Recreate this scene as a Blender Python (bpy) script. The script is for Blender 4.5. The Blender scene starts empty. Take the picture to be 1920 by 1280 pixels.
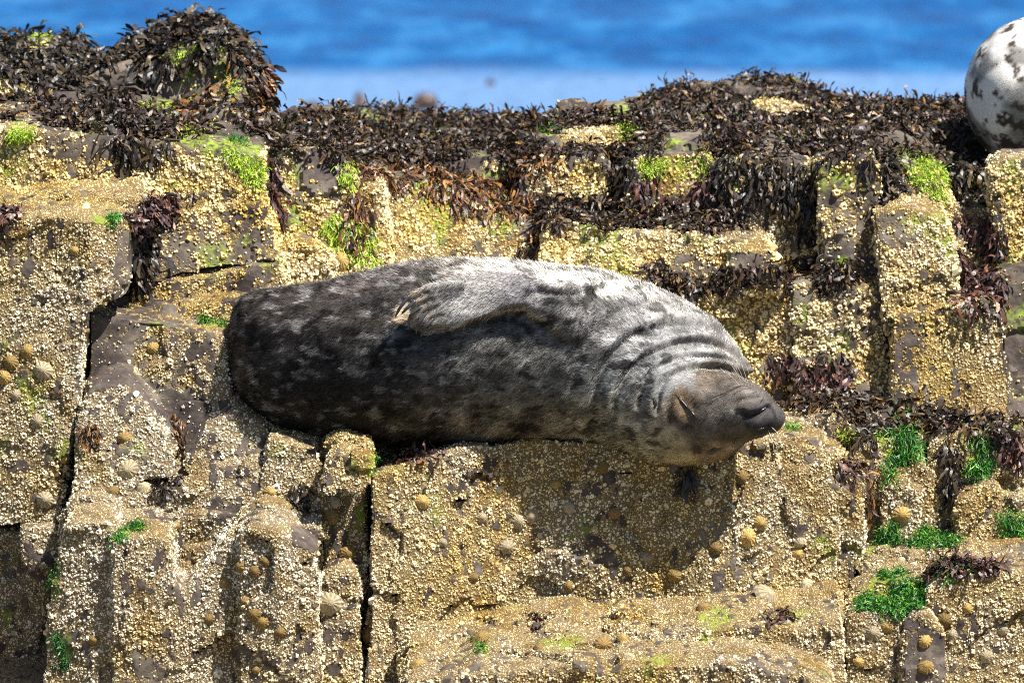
import bpy, math, random
import numpy as np
from mathutils import Vector
from mathutils.bvhtree import BVHTree

random.seed(7)
rng = np.random.default_rng(7)
SC = bpy.context.scene
COL = SC.collection

# ------------------------------------------------------------------ camera, sky, sun, exposure
PITCH = math.radians(10.0)
DIST = 12.0
CP, SP = math.cos(PITCH), math.sin(PITCH)
CAM = np.array([0.0, -DIST * CP, DIST * SP])
FWD = np.array([0.0, CP, -SP]); UP = np.array([0.0, SP, CP]); RIGHT = np.array([1.0, 0.0, 0.0])
LENS = 180.0
K = 36.0 / LENS / 1920.0            # tangent per photo pixel
MPP = K * DIST                      # metres per photo pixel at the seal (1.25 mm)

cam = bpy.data.cameras.new('camera'); camo = bpy.data.objects.new('camera', cam); COL.objects.link(camo)
cam.lens = LENS; cam.sensor_width = 36.0; cam.clip_start = 0.5; cam.clip_end = 4000.0
camo.location = CAM; camo.rotation_euler = (math.pi / 2 - PITCH, 0, 0)
cam.dof.use_dof = True; cam.dof.focus_distance = DIST - 0.2; cam.dof.aperture_fstop = 5.0
SC.camera = camo

SUN = np.array([0.43, -0.21, 0.87]); SUN /= np.linalg.norm(SUN)
elev = math.asin(SUN[2])
world = bpy.data.worlds.new('World'); SC.world = world; world.use_nodes = True
wn = world.node_tree.nodes; wl = world.node_tree.links
sky = wn.new('ShaderNodeTexSky'); sky.sky_type = 'NISHITA'; sky.sun_disc = False
sky.sun_elevation = elev; sky.sun_rotation = math.atan2(SUN[0], SUN[1])
wl.new(sky.outputs[0], wn['Background'].inputs['Color']); wn['Background'].inputs['Strength'].default_value = 0.055
sl = bpy.data.lights.new('sun', 'SUN'); sl.energy = 5.0; sl.angle = math.radians(0.5); sl.color = (1.0, 0.95, 0.86)
so = bpy.data.objects.new('sun', sl); COL.objects.link(so)
so.rotation_euler = Vector(-SUN).to_track_quat('-Z', 'Y').to_euler(); so.location = (3, -3, 8)
SC.view_settings.view_transform = 'Standard'; SC.view_settings.look = 'None'
SC.view_settings.exposure = 1.15; SC.view_settings.gamma = 1.0
SC.view_settings.use_curve_mapping = False
SC.cycles.use_denoising = False; SC.cycles.filter_width = 1.05


# ------------------------------------------------------------------ pixel <-> place
def W(px, py, y):
    """world points on the plane at depth y seen at photo pixel (px, py)"""
    px = np.asarray(px, float); py = np.asarray(py, float); y = np.asarray(y, float)
    a = (px - 960) * K; b = (640 - py) * K
    dy = FWD[1] + b * UP[1]; dz = FWD[2] + b * UP[2]
    t = (y - CAM[1]) / dy
    return np.stack([CAM[0] + t * a, CAM[1] + t * dy, CAM[2] + t * dz], -1)


def PX(P):
    d = np.asarray(P) - CAM
    f = d @ FWD
    return 960 + (d @ RIGHT) / f / K, 640 - (d @ UP) / f / K


def in_poly(x, y, poly):
    poly = np.asarray(poly, float); ins = np.zeros(np.shape(x), bool)
    x0, y0 = poly[-1]
    for x1, y1 in poly:
        c = ((y1 > y) != (y0 > y))
        with np.errstate(divide='ignore', invalid='ignore'):
            xi = (x0 - x1) * (y - y1) / (y0 - y1 + 1e-12) + x1
        ins ^= c & (x < xi)
        x0, y0 = x1, y1
    return ins


# ------------------------------------------------------------------ noise (vectorised gradient noise)
_perm = np.random.default_rng(3).permutation(512).astype(np.int64)
_grad = np.random.default_rng(4).normal(size=(512, 3)); _grad /= np.linalg.norm(_grad, axis=1)[:, None]


def _hash(i, j, k):
    return _perm[(_perm[(_perm[i & 511] + j) & 511] + k) & 511]


def noise(P):
    P = np.asarray(P, float); I = np.floor(P).astype(np.int64); f = P - I
    u = f * f * f * (f * (f * 6 - 15) + 10); r = 0
    for dx in (0, 1):
        for dy in (0, 1):
            for dz in (0, 1):
                g = _grad[_hash(I[..., 0] + dx, I[..., 1] + dy, I[..., 2] + dz)]
                d = f - np.array([dx, dy, dz])
                w = (u[..., 0] if dx else 1 - u[..., 0]) * (u[..., 1] if dy else 1 - u[..., 1]) * (u[..., 2] if dz else 1 - u[..., 2])
                r = r + w * (g * d).sum(-1)
    return r * 1.5


def fbm(P, o=3, gain=0.5):
    r = 0; a = 1.0; s = 1.0
    for k in range(o):
        r = r + a * noise(np.asarray(P) * s + 17.3 * k); a *= gain; s *= 2.03
    return r


def sstep(a, b, x):
    t = np.clip((x - a) / (b - a), 0, 1); return t * t * (3 - 2 * t)


# ------------------------------------------------------------------ mesh helpers
def mesh_np(name, V, loops, counts, col=None, smooth=True, attrs=None):
    me = bpy.data.meshes.new(name)
    V = np.ascontiguousarray(V, np.float32); loops = np.asarray(loops, np.int32).ravel(); counts = np.asarray(counts, np.int32)
    me.vertices.add(len(V)); me.vertices.foreach_set('co', V.ravel())
    me.loops.add(len(loops)); me.loops.foreach_set('vertex_index', loops)
    me.polygons.add(len(counts))
    st = np.zeros(len(counts), np.int32); st[1:] = np.cumsum(counts)[:-1]
    me.polygons.foreach_set('loop_start', st); me.polygons.foreach_set('loop_total', counts)
    me.polygons.foreach_set('use_smooth', np.full(len(counts), smooth))
    if col is not None:
        ca = me.color_attributes.new('tint', 'FLOAT_COLOR', 'POINT')
        c = np.ones((len(V), 4), np.float32); c[:, :3] = col
        ca.data.foreach_set('color', c.ravel())
    for k, v in (attrs or {}).items():
        a = me.attributes.new(k, 'FLOAT', 'POINT'); a.data.foreach_set('value', np.ascontiguousarray(v, np.float32))
    me.update(calc_edges=True); me.validate()
    return me


def link(name, me, mat=None, parent=None, **props):
    o = bpy.data.objects.new(name, me); COL.objects.link(o)
    if mat is not None and me is not None:
        me.materials.clear(); me.materials.append(mat)
    if parent is not None: o.parent = parent
    for k, v in props.items(): o[k] = v
    return o


def mesh_arrays(me):
    n = len(me.vertices); V = np.empty(n * 3, np.float32); me.vertices.foreach_get('co', V); V = V.reshape(-1, 3).astype(float)
    me.calc_loop_triangles(); t = np.empty(len(me.loop_triangles) * 3, np.int32); me.loop_triangles.foreach_get('vertices', t)
    N = np.empty(n * 3, np.float32); me.vertex_normals.foreach_get('vector', N); N = N.reshape(-1, 3).astype(float)
    return V, t.reshape(-1, 3), N


def remesh_all(raw, voxels):
    """voxel-remesh a list of raw meshes in one evaluation; returns new meshes"""
    obs = []
    for me, vx in zip(raw, voxels):
        o = bpy.data.objects.new('tmp', me); COL.objects.link(o)
        m = o.modifiers.new('r', 'REMESH'); m.mode = 'VOXEL'; m.voxel_size = vx; m.adaptivity = 0
        obs.append(o)
    dg = bpy.context.evaluated_depsgraph_get(); out = []
    for o in obs: out.append(bpy.data.meshes.new_from_object(o.evaluated_get(dg)))
    for o in obs:
        me = o.data; bpy.data.objects.remove(o); bpy.data.meshes.remove(me)
    return out


def smooth_verts(me, V, it, lam=0.5):
    e = np.empty(len(me.edges) * 2, np.int32); me.edges.foreach_get('vertices', e); e = e.reshape(-1, 2)
    n = len(V); deg = np.bincount(e.ravel(), minlength=n)[:, None].clip(1)
    for _ in range(it):
        s = np.stack([np.bincount(e[:, 0], V[e[:, 1], k], n) + np.bincount(e[:, 1], V[e[:, 0], k], n) for k in range(3)], -1)
        V = V + lam * (s / deg - V)
    return V


# ------------------------------------------------------------------ materials
def new_mat(name):
    m = bpy.data.materials.new(name); m.use_nodes = True
    return m, m.node_tree.nodes, m.node_tree.links, m.node_tree.nodes['Principled BSDF']


def ramp(n, pts):
    r = n.new('ShaderNodeValToRGB'); e = r.color_ramp.elements
    while len(e) < len(pts): e.new(0.5)
    for el, (p, c) in zip(e, pts): el.position = p; el.color = (*c, 1)
    return r


def tint_mat(name, rough, spec=0.5, bump=0.0, bscale=300.0, sss=0.0, var=0.0):
    m, n, l, b = new_mat(name)
    a = n.new('ShaderNodeAttribute'); a.attribute_name = 'tint'
    src = a.outputs['Color']
    if var:
        t = n.new('ShaderNodeTexNoise'); t.inputs['Scale'].default_value = 160; t.inputs['Detail'].default_value = 4
        g = n.new('ShaderNodeNewGeometry'); l.new(g.outputs['Position'], t.inputs['Vector'])
        mm = n.new('ShaderNodeMapRange'); mm.inputs['To Min'].default_value = 1 - var; mm.inputs['To Max'].default_value = 1 + var
        l.new(t.outputs['Fac'], mm.inputs['Value'])
        mx = n.new('ShaderNodeVectorMath'); mx.operation = 'SCALE'; l.new(src, mx.inputs[0]); l.new(mm.outputs[0], mx.inputs['Scale'])
        src = mx.outputs[0]
    l.new(src, b.inputs['Base Color'])
    b.inputs['Roughness'].default_value = rough; b.inputs['Specular IOR Level'].default_value = spec
    if bump:
        t = n.new('ShaderNodeTexNoise'); t.inputs['Scale'].default_value = bscale; t.inputs['Detail'].default_value = 3
        g = n.new('ShaderNodeNewGeometry'); l.new(g.outputs['Position'], t.inputs['Vector'])
        bp = n.new('ShaderNodeBump'); bp.inputs['Strength'].default_value = bump; bp.inputs['Distance'].default_value = 0.004
        l.new(t.outputs['Fac'], bp.inputs['Height']); l.new(bp.outputs[0], b.inputs['Normal'])
    return m


def rock_material():
    m, n, l, b = new_mat('shore_rock')
    g = n.new('ShaderNodeNewGeometry')
    def tex(kind, scale, detail=5, **kw):
        t = n.new(kind); t.inputs['Scale'].default_value = scale
        if 'Detail' in t.inputs: t.inputs['Detail'].default_value = detail
        l.new(g.outputs['Position'], t.inputs['Vector']); return t
    t1 = tex('ShaderNodeTexNoise', 9, 8); t2 = tex('ShaderNodeTexNoise', 70, 6)
    rk = ramp(n, [(0.3, (0.026, 0.020, 0.018)), (0.46, (0.055, 0.041, 0.036)), (0.58, (0.092, 0.074, 0.060)), (0.72, (0.16, 0.134, 0.102))])
    mixf = n.new('ShaderNodeMath'); mixf.operation = 'MULTIPLY_ADD'; l.new(t2.outputs['Fac'], mixf.inputs[0]); mixf.inputs[1].default_value = 0.45
    l.new(t1.outputs['Fac'], mixf.inputs[2])
    sub = n.new('ShaderNodeMath'); sub.operation = 'SUBTRACT'; l.new(mixf.outputs[0], sub.inputs[0]); sub.inputs[1].default_value = 0.2
    l.new(sub.outputs[0], rk.inputs['Fac'])
    # thin crust of tiny barnacles
    v = tex('ShaderNodeTexVoronoi', 175); v.feature = 'F1'
    vc = tex('ShaderNodeTexVoronoi', 95); vc.feature = 'F1'
    cr = ramp(n, [(0.0, (0.88, 0.78, 0.53)), (0.45, (0.82, 0.70, 0.43)), (0.68, (0.56, 0.45, 0.25)), (0.90, (0.20, 0.15, 0.085))])
    l.new(v.outputs['Distance'], cr.inputs['Fac'])
    ta = n.new('ShaderNodeAttribute'); ta.attribute_name = 'tint'
    mul = n.new('ShaderNodeVectorMath'); mul.operation = 'MULTIPLY'; l.new(cr.outputs[0], mul.inputs[0]); l.new(ta.outputs['Color'], mul.inputs[1])
    ca = n.new('ShaderNodeAttribute'); ca.attribute_name = 'crust'
    th = n.new('ShaderNodeMath'); th.operation = 'ADD'; l.new(ca.outputs['Fac'], th.inputs[0])
    nz = n.new('ShaderNodeMath'); nz.operation = 'MULTIPLY_ADD'; l.new(t2.outputs['Fac'], nz.inputs[0]); nz.inputs[1].default_value = 1.1; nz.inputs[2].default_value = -0.55
    l.new(nz.outputs[0], th.inputs[1])
    mr = n.new('ShaderNodeMapRange'); mr.inputs['From Min'].default_value = 0.42; mr.inputs['From Max'].default_value = 0.56; l.new(th.outputs[0], mr.inputs['Value'])
    mx = n.new('ShaderNodeMix'); mx.data_type = 'RGBA'; l.new(mr.outputs[0], mx.inputs['Factor']); l.new(rk.outputs[0], mx.inputs['A']); l.new(mul.outputs[0], mx.inputs['B'])
    # green film
    ga = n.new('ShaderNodeAttribute'); ga.attribute_name = 'green'
    gm = n.new('ShaderNodeMath'); gm.operation = 'MULTIPLY'; l.new(ga.outputs['Fac'], gm.inputs[0])
    gr = n.new('ShaderNodeMapRange'); gr.inputs['From Min'].default_value = 0.38; gr.inputs['From Max'].default_value = 0.6; l.new(t2.outputs['Fac'], gr.inputs['Value']); l.new(gr.outputs[0], gm.inputs[1])
    mg = n.new('ShaderNodeMix'); mg.data_type = 'RGBA'; l.new(gm.outputs[0], mg.inputs['Factor']); l.new(mx.outputs['Result'], mg.inputs['A']); mg.inputs['B'].default_value = (0.22, 0.30, 0.02, 1)
    l.new(mg.outputs['Result'], b.inputs['Base Color'])
    b.inputs['Roughness'].default_value = 0.75; b.inputs['Specular IOR Level'].default_value = 0.3
    hh = n.new('ShaderNodeMath'); hh.operation = 'MULTIPLY'; l.new(v.outputs['Distance'], hh.inputs[0]); l.new(mr.outputs[0], hh.inputs[1])
    h2 = n.new('ShaderNodeMath'); h2.operation = 'MULTIPLY_ADD'; l.new(hh.outputs[0], h2.inputs[0]); h2.inputs[1].default_value = -1.0
    h3 = n.new('ShaderNodeMath'); h3.operation = 'MULTIPLY'; l.new(t2.outputs['Fac'], h3.inputs[0]); h3.inputs[1].default_value = 0.6; l.new(h3.outputs[0], h2.inputs[2])
    bp = n.new('ShaderNodeBump'); bp.inputs['Strength'].default_value = 0.8; bp.inputs['Distance'].default_value = 0.006
    l.new(h2.outputs[0], bp.inputs['Height']); l.new(bp.outputs[0], b.inputs['Normal'])
    return m


M_ROCK = rock_material()
M_BARN = tint_mat('barnacle', 0.85, 0.2, var=0.3)
M_LIMP = tint_mat('limpet_shell', 0.8, 0.2, var=0.65, bump=0.4, bscale=500)
M_WEED = tint_mat('brown_weed', 0.44, 0.45, bump=0.35, bscale=140, var=0.3)
M_GREEN = tint_mat('green_weed', 0.42, 0.4, bump=0.3, bscale=200, var=0.3)
M_FUR = tint_mat('fur', 0.75, 0.12)
M_SKIN = tint_mat('seal_coat', 0.65, 0.3, bump=0.35, bscale=420)
M_SPOT = tint_mat('pale_coat', 0.6, 0.3, bump=0.25, bscale=300)
M_DARK = tint_mat('wet_dark_skin', 0.28, 0.5, bump=0.2, bscale=300)
M_CLAW = tint_mat('claw_horn', 0.35, 0.5)
M_WHISK = tint_mat('whisker', 0.4, 0.4)


# ------------------------------------------------------------------ sea
def build_sea():
    z = -2.2
    xs = np.concatenate([[-1500, -400, -120, -60], np.linspace(-30, 30, 101), [60, 120, 400, 1500]])
    ys = np.concatenate([[1.0, 5.0, 9.0], np.linspace(11, 60, 180), np.geomspace(62, 3000, 40)])
    X, Y = np.meshgrid(xs, ys, indexing='ij'); P = np.stack([X, Y, X * 0], -1)
    amp = np.where((Y > 11) & (Y < 200), 1.0, 0.2)
    Z = z + amp * (0.035 * noise(P * np.array([0.35, 0.9, 1])) + 0.018 * noise(P * np.array([1.1, 2.4, 1]) + 5))
    V = np.stack([X, Y, Z], -1).reshape(-1, 3); nx, ny = len(xs), len(ys)
    i, j = np.meshgrid(np.arange(nx - 1), np.arange(ny - 1), indexing='ij')
    q = np.stack([i * ny + j, (i + 1) * ny + j, (i + 1) * ny + j + 1, i * ny + j + 1], -1).reshape(-1, 4)
    me = mesh_np('sea', V, q, np.full(len(q), 4))
    m, n, l, b = new_mat('sea_water')
    g = n.new('ShaderNodeNewGeometry')
    mp = n.new('ShaderNodeMapping'); mp.inputs['Scale'].default_value = (1.7, 0.75, 1); l.new(g.outputs['Position'], mp.inputs['Vector'])
    t = n.new('ShaderNodeTexNoise'); t.inputs['Scale'].default_value = 1.0; t.inputs['Detail'].default_value = 6; t.inputs['Roughness'].default_value = 0.65; l.new(mp.outputs[0], t.inputs['Vector'])
    r = ramp(n, [(0.36, (0.0, 0.042, 0.165)), (0.5, (0.001, 0.068, 0.22)), (0.64, (0.018, 0.13, 0.32))]); l.new(t.outputs['Fac'], r.inputs['Fac'])
    # pale shallows along the shore
    sx = n.new('ShaderNodeSeparateXYZ'); l.new(g.outputs['Position'], sx.inputs[0])
    ad = n.new('ShaderNodeMath'); ad.operation = 'MULTIPLY_ADD'; l.new(sx.outputs['X'], ad.inputs[0]); ad.inputs[1].default_value = 0.06; l.new(sx.outputs['Y'], ad.inputs[2])
    d = FWD + UP * (640 - 136) * K; tt = (z - CAM[2]) / d[2]; y_edge = CAM[1] + tt * d[1]
    a2 = n.new('ShaderNodeMath'); a2.operation = 'MULTIPLY_ADD'; l.new(t.outputs['Fac'], a2.inputs[0]); a2.inputs[1].default_value = 1.2; l.new(ad.outputs[0], a2.inputs[2])
    mr = n.new('ShaderNodeMapRange'); mr.inputs['From Min'].default_value = y_edge + 0.2; mr.inputs['From Max'].default_value = y_edge + 1.0
    mr.inputs['To Min'].default_value = 1; mr.inputs['To Max'].default_value = 0; l.new(a2.outputs[0], mr.inputs['Value'])
    mx = n.new('ShaderNodeMix'); mx.data_type = 'RGBA'; l.new(mr.outputs[0], mx.inputs['Factor']); l.new(r.outputs[0], mx.inputs['A']); mx.inputs['B'].default_value = (0.095, 0.185, 0.35, 1)
    l.new(mx.outputs['Result'], b.inputs['Base Color'])
    b.inputs['Roughness'].default_value = 0.35; b.inputs['Specular IOR Level'].default_value = 0.15; b.inputs['IOR'].default_value = 1.33
    t3 = n.new('ShaderNodeTexNoise'); t3.inputs['Scale'].default_value = 5; t3.inputs['Detail'].default_value = 5; l.new(g.outputs['Position'], t3.inputs['Vector'])
    bp = n.new('ShaderNodeBump'); bp.inputs['Strength'].default_value = 0.6; bp.inputs['Distance'].default_value = 0.15; l.new(t3.outputs['Fac'], bp.inputs['Height']); l.new(bp.outputs[0], b.inputs['Normal'])
    link('sea', me, m, kind='structure', label='bright blue sea with a pale shallow band along the shore')


build_sea()

# ------------------------------------------------------------------ rock outcrop
# each block: front outline in photo pixels, depth of its foot, lean (dy/dz), thickness, top slope, side shifts, voxel
B = []
def blk(key, poly, y0, lean=0.06, d=0.35, ts=0.0, sl=0, sr=0, vx=0.009, amp=1.0, warp=None):
    B.append(dict(key=key, poly=np.array(poly, float), y0=y0 - 0.03, lean=lean + {'ledge': 0.13, 'column': 0.03, 'slab': 0.1, 'tower': 0.13}.get(key, 0.15), d=d, ts=ts + (0.0 if key in ('ledge', 'platform', 'mound', 'dome', 'perch') else 0.0 if key == 'slab' else 0.13), sl=sl, sr=sr, vx=vx * (0.88 if y0 < 0.1 else 1.0), amp=amp, warp=warp))

# foreground and the seal's ledge
blk('ledge', [(700,882),(760,868),(860,843),(1000,832),(1250,832),(1460,826),(1535,842),(1546,850),(1552,905),(1590,925),(1602,945),(1578,965),(1574,1060),(1572,1180),(1572,1340),(684,1340),(694,1180),(698,1000)], -0.255, 0.05, 0.62, 0.02, -8, 55, 0.008, 1.0, [(690,-0.085),(850,-0.01),(1000,0.068),(1012,0.068),(1180,0.015),(1320,-0.03),(1440,0.0),(1575,0.055)])
blk('ledge', [(1535,846),(1562,850),(1580,880),(1610,905),(1618,1010),(1602,1120),(1600,1340),(1560,1340),(1560,1000)], -0.20, 0.08, 0.5, 0.05, 0, 70)
blk('ledge', [(1500,800),(1560,778),(1602,800),(1612,860),(1612,1200),(1500,1200)], 0.02, 0.02, 0.3, 0.16, 0, 10)
blk('slab', [(745,1320),(770,1282),(900,1262),(1080,1246),(1148,1262),(1165,1248),(1380,1244),(1480,1258),(1560,1292),(1565,1340),(745,1340)], -0.62, 0.0, 0.42, 0.14, 0, 0, 0.009)
blk('slab', [(1150,1212),(1200,1196),(1330,1178),(1440,1172),(1500,1180),(1545,1168),(1578,1160),(1582,1340),(1150,1340)], -0.47, 0.1, 0.3, 0.15, -40, 10)
blk('slab', [(1360,1180),(1440,1165),(1560,1142),(1590,1160),(1590,1340),(1360,1340)], -0.40, 0.2, 0.25, 0.12, -40, 10)
blk('column', [(114,1005),(130,986),(200,986),(216,1014),(285,1002),(312,1014),(326,1052),(322,1092),(345,1112),(368,1085),(396,1045),(445,1000),(480,988),(520,998),(560,1022),(588,1042),(592,1120),(595,1340),(72,1340),(88,1180)], -0.43, 0.06, 0.34, 0.0, 6, 8, 0.008, 1.0, [(75,0.03),(205,-0.005),(215,-0.03),(330,-0.005),(440,0.02),(452,-0.02),(520,-0.025),(595,0.02)])
blk('column', [(296,1030),(430,1016),(440,1200),(296,1200)], -0.29, 0.22, 0.25, 0.0)
blk('column', [(112,978),(250,968),(480,962),(490,1060),(112,1060)], -0.22, 0.1, 0.3, 0.0)
blk('post', [(508,822),(560,834),(600,842),(602,870),(690,880),(686,1000),(678,1340),(604,1340),(604,1005),(545,985),(488,988),(486,930)], -0.27, 0.05, 0.4, 0.0, 0, 0)
blk('post', [(618,862),(640,850),(692,862),(694,905),(670,930),(640,918),(605,930),(604,890)], -0.30, 0.15, 0.3, 0.02)
blk('post', [(606,1082),(640,1066),(668,1074),(674,1110),(674,1340),(600,1340)], -0.34, 0.06, 0.2, 0.05)
blk('post', [(545,1000),(600,985),(604,1020),(596,1040),(560,1030)], -0.30, 0.0, 0.2, 0.0)
blk('tower', [(-60,430),(20,412),(45,406),(130,403),(215,420),(240,436),(232,560),(162,590),(152,700),(138,830),(112,978),(-60,990)], -0.10, 0.06, 0.42, 0.0, 0, 22, 0.009, 1.0, [(-60,0.01),(60,-0.01),(165,-0.03),(172,-0.03),(245,0.08)])
blk('tower', [(-60,992),(60,994),(106,990),(96,1080),(76,1200),(50,1340),(-60,1340)], -0.13, 0.02, 0.4, 0.0, 0, 5)
blk('tower', [(40,992),(105,990),(108,1040),(80,1100),(50,1060)], -0.17, 0.1, 0.2, 0.0)
blk('seat', [(166,584),(215,592),(300,602),(428,640),(424,700),(438,775),(400,840),(360,880),(300,980),(132,980),(150,840),(164,700)], -0.07, 0.14, 0.3, -0.02, 0, 0)
blk('seat', [(156,780),(165,738),(186,716),(240,722),(288,778),(328,846),(316,892),(262,905),(236,940),(230,985),(132,985),(148,850)], -0.19, 0.28, 0.25, 0.2)
blk('seat', [(215,945),(262,925),(300,935),(345,915),(400,880),(440,872),(488,858),(500,985),(215,985)], -0.20, 0.3, 0.25, 0.25)
blk('seat', [(338,880),(385,820),(440,768),(500,800),(510,870),(420,900),(360,905)], -0.13, 0.35, 0.2, 0.2)
# rocks behind, left
blk('shelf_left', [(243,545),(300,528),(415,512),(450,500),(522,492),(545,540),(545,660),(430,660),(243,600)], 0.20, 0.1, 0.3, 0.05, 0, 6)
blk('shelf_left', [(330,575),(430,560),(545,575),(545,680),(330,640)], 0.13, 0.2, 0.2, 0.1)
blk('tilted', [(266,418),(330,398),(440,380),(498,386),(512,420),(520,492),(450,498),(330,520),(242,545),(252,480)], 0.24, 0.35, 0.35, 0.02, 0, 10, 0.009)
blk('shelf_left', [(18,390),(110,376),(262,372),(292,410),(245,470),(18,470)], 0.16, 0.1, 0.3, 0.02)
blk('terrace', [(-60,255),(40,244),(130,250),(205,254),(212,400),(-60,410)], 0.33, 0.15, 0.4, 0.03, 0, 0, 0.011)
blk('terrace', [(205,256),(300,270),(430,278),(488,300),(498,345),(500,400),(300,410),(200,400)], 0.34, 0.25, 0.4, 0.03, 0, 6, 0.011)
blk('dome', [(80,175),(170,142),(250,116),(330,84),(395,78),(440,106),(470,142),(482,195),(480,300),(80,300)], 0.78, 0.12, 0.55, 0.0, 0, 0, 0.013, 1.3)
blk('dome', [(-60,114),(0,106),(60,106),(130,112),(170,142),(190,300),(-60,300)], 0.95, 0.1, 0.4, 0.0, 0, 0, 0.013, 1.3)
blk('dome', [(-60,150),(40,150),(90,180),(130,200),(130,300),(-60,300)], 0.62, 0.3, 0.3, 0.1, 0, 0, 0.012)
blk('wedge', [(388,222),(420,206),(446,212),(468,258),(466,285),(380,280)], 0.56, 0.4, 0.2, 0.1, 0, 0, 0.011)
# rocks behind the seal
blk('slope', [(500,305),(540,286),(610,284),(648,300),(662,340),(720,350),(740,560),(500,600)], 0.32, 0.35, 0.4, 0.02, 0, 0, 0.010)
blk('slope', [(655,345),(740,335),(850,356),(940,384),(998,408),(1018,470),(1030,570),(655,600)], 0.33, 0.75, 0.4, 0.05, 0, 0, 0.010)
blk('slope', [(518,468),(560,456),(600,468),(628,502),(640,560),(600,600),(518,600)], 0.27, 0.3, 0.2, 0.1, 0, 0, 0.009)
blk('slope', [(1012,480),(1022,430),(1040,405),(1060,450),(1075,540),(1010,560)], 0.33, 0.5, 0.2, 0.1, 0, 0, 0.010)
blk('platform', [(470,310),(560,292),(700,300),(1000,300),(1200,292),(1540,300),(1860,330),(1860,480),(470,480)], 0.68, 0.1, 0.9, -0.065, 0, 0, 0.016, 1.5)
blk('mound', [(1000,310),(1040,250),(1150,240),(1230,224),(1290,200),(1400,196),(1500,188),(1560,218),(1700,236),(1840,244),(1840,330),(1000,330)], 1.0, 0.9, 0.5, 0.0, 0, 0, 0.014, 1.4)
blk('mound', [(540,285),(600,256),(680,236),(800,252),(930,262),(1060,250),(1060,310),(540,310)], 1.25, 0.8, 0.4, 0.0, 0, 0, 0.014, 1.4)
blk('crag', [(975,318),(1020,292),(1128,290),(1142,330),(1140,400),(975,400)], 0.60, 0.2, 0.35, 0.02, 0, 0, 0.011)
blk('crag', [(1180,300),(1200,286),(1330,286),(1346,320),(1350,400),(1176,400)], 0.58, 0.15, 0.35, 0.02, 0, 0, 0.011)
blk('crag', [(1040,262),(1050,242),(1180,238),(1190,262),(1180,290),(1050,290)], 0.85, 0.2, 0.3, 0.0, 0, 0, 0.012)
blk('shelf_mid', [(1030,436),(1080,420),(1130,432),(1150,470),(1120,560),(1030,560)], 0.40, 0.25, 0.35, 0.02, 0, 0, 0.010)
blk('shelf_mid', [(1112,470),(1135,446),(1170,432),(1300,436),(1388,450),(1402,482),(1380,600),(1112,600)], 0.34, 0.3, 0.38, 0.02, 0, 0, 0.010)
blk('shelf_mid', [(1366,474),(1390,463),(1446,470),(1466,500),(1460,560),(1366,560)], 0.34, 0.1, 0.25, 0.0, 0, 0, 0.010)
blk('gully', [(1352,310),(1430,284),(1480,300),(1545,306),(1550,500),(1352,500)], 0.52, 0.1, 0.35, 0.0, 0, 0, 0.011)
blk('buttress', [(1532,312),(1560,294),(1640,290),(1660,330),(1650,420),(1655,610),(1532,610)], 0.40, 0.15, 0.5, 0.0, 0, 0, 0.010)
blk('buttress', [(1640,300),(1690,300),(1760,330),(1800,395),(1800,600),(1640,620)], 0.37, 0.35, 0.5, 0.0, 0, 0, 0.010)
blk('buttress', [(1640,404),(1700,386),(1770,412),(1790,470),(1800,560),(1760,640),(1660,640),(1650,500)], 0.29, 0.25, 0.3, 0.05, 0, 0, 0.010)
blk('buttress', [(1540,420),(1570,400),(1600,410),(1600,600),(1540,600)], 0.36, 0.1, 0.2, 0.05, 0, 0, 0.010)
blk('wall_right', [(1328,556),(1400,536),(1478,526),(1490,560),(1486,800),(1328,800)], 0.31, 0.08, 0.3, 0.0, -10, 0, 0.010)
blk('wall_right', [(1484,534),(1530,528),(1532,560),(1600,530),(1658,544),(1668,700),(1668,800),(1484,800)], 0.285, 0.08, 0.3, 0.0, 0, 0, 0.010)
blk('wall_right', [(1570,740),(1600,690),(1640,680),(1690,720),(1700,800),(1560,800)], 0.24, 0.4, 0.2, 0.1, 0, 0, 0.010)
blk('cube', [(1668,596),(1760,574),(1858,562),(1876,600),(1892,720),(1905,840),(1680,840),(1672,720)], 0.20, 0.1, 0.32, 0.0, 0, 4, 0.010)
blk('cube', [(1860,322),(1888,302),(1990,300),(1990,620),(1880,600),(1864,430)], 0.42, 0.1, 0.12, 0.0, 0, 0, 0.010)
blk('cube', [(1850,520),(1900,500),(1990,480),(1990,860),(1890,860),(1872,640)], 0.27, 0.1, 0.3, 0.0, 0, 0, 0.010)
blk('gully', [(1782,420),(1830,400),(1880,420),(1885,600),(1790,610)], 0.45, 0.2, 0.3, 0.0, 0, 0, 0.011)
blk('perch', [(1820,350),(1880,332),(2000,328),(2700,330),(2700,520),(1820,520)], 0.70, 0.1, 0.7, -0.03, 0, 0, 0.016, 1.3)
# low right
blk('mossy', [(1600,850),(1640,825),(1730,815),(1745,900),(1745,1080),(1600,1080)], -0.02, 0.05, 0.4, 0.06, 0, 0, 0.009)
blk('mossy', [(1740,840),(1760,818),(1860,806),(1990,800),(1990,1080),(1740,1080)], 0.01, 0.06, 0.4, 0.05, 0, 0, 0.009)
blk('mossy', [(1655,930),(1680,905),(1720,920),(1730,1080),(1650,1080)], -0.06, 0.1, 0.2, 0.05, 0, 0, 0.009)
blk('mossy', [(1800,940),(1850,915),(1900,930),(1990,940),(1990,1080),(1790,1080)], -0.05, 0.15, 0.2, 0.08, 0, 0, 0.009)
blk('flat', [(1596,1120),(1640,1088),(1740,1080),(1860,1070),(1990,1066),(1990,1340),(1590,1340)], -0.30, 0.05, 0.36, 0.03, 0, 0, 0.009)
blk('corner', [(1592,1165),(1620,1150),(1690,1144),(1704,1160),(1700,1340),(1586,1340)], -0.42, 0.06, 0.25, 0.0, 0, 0, 0.009)
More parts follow.
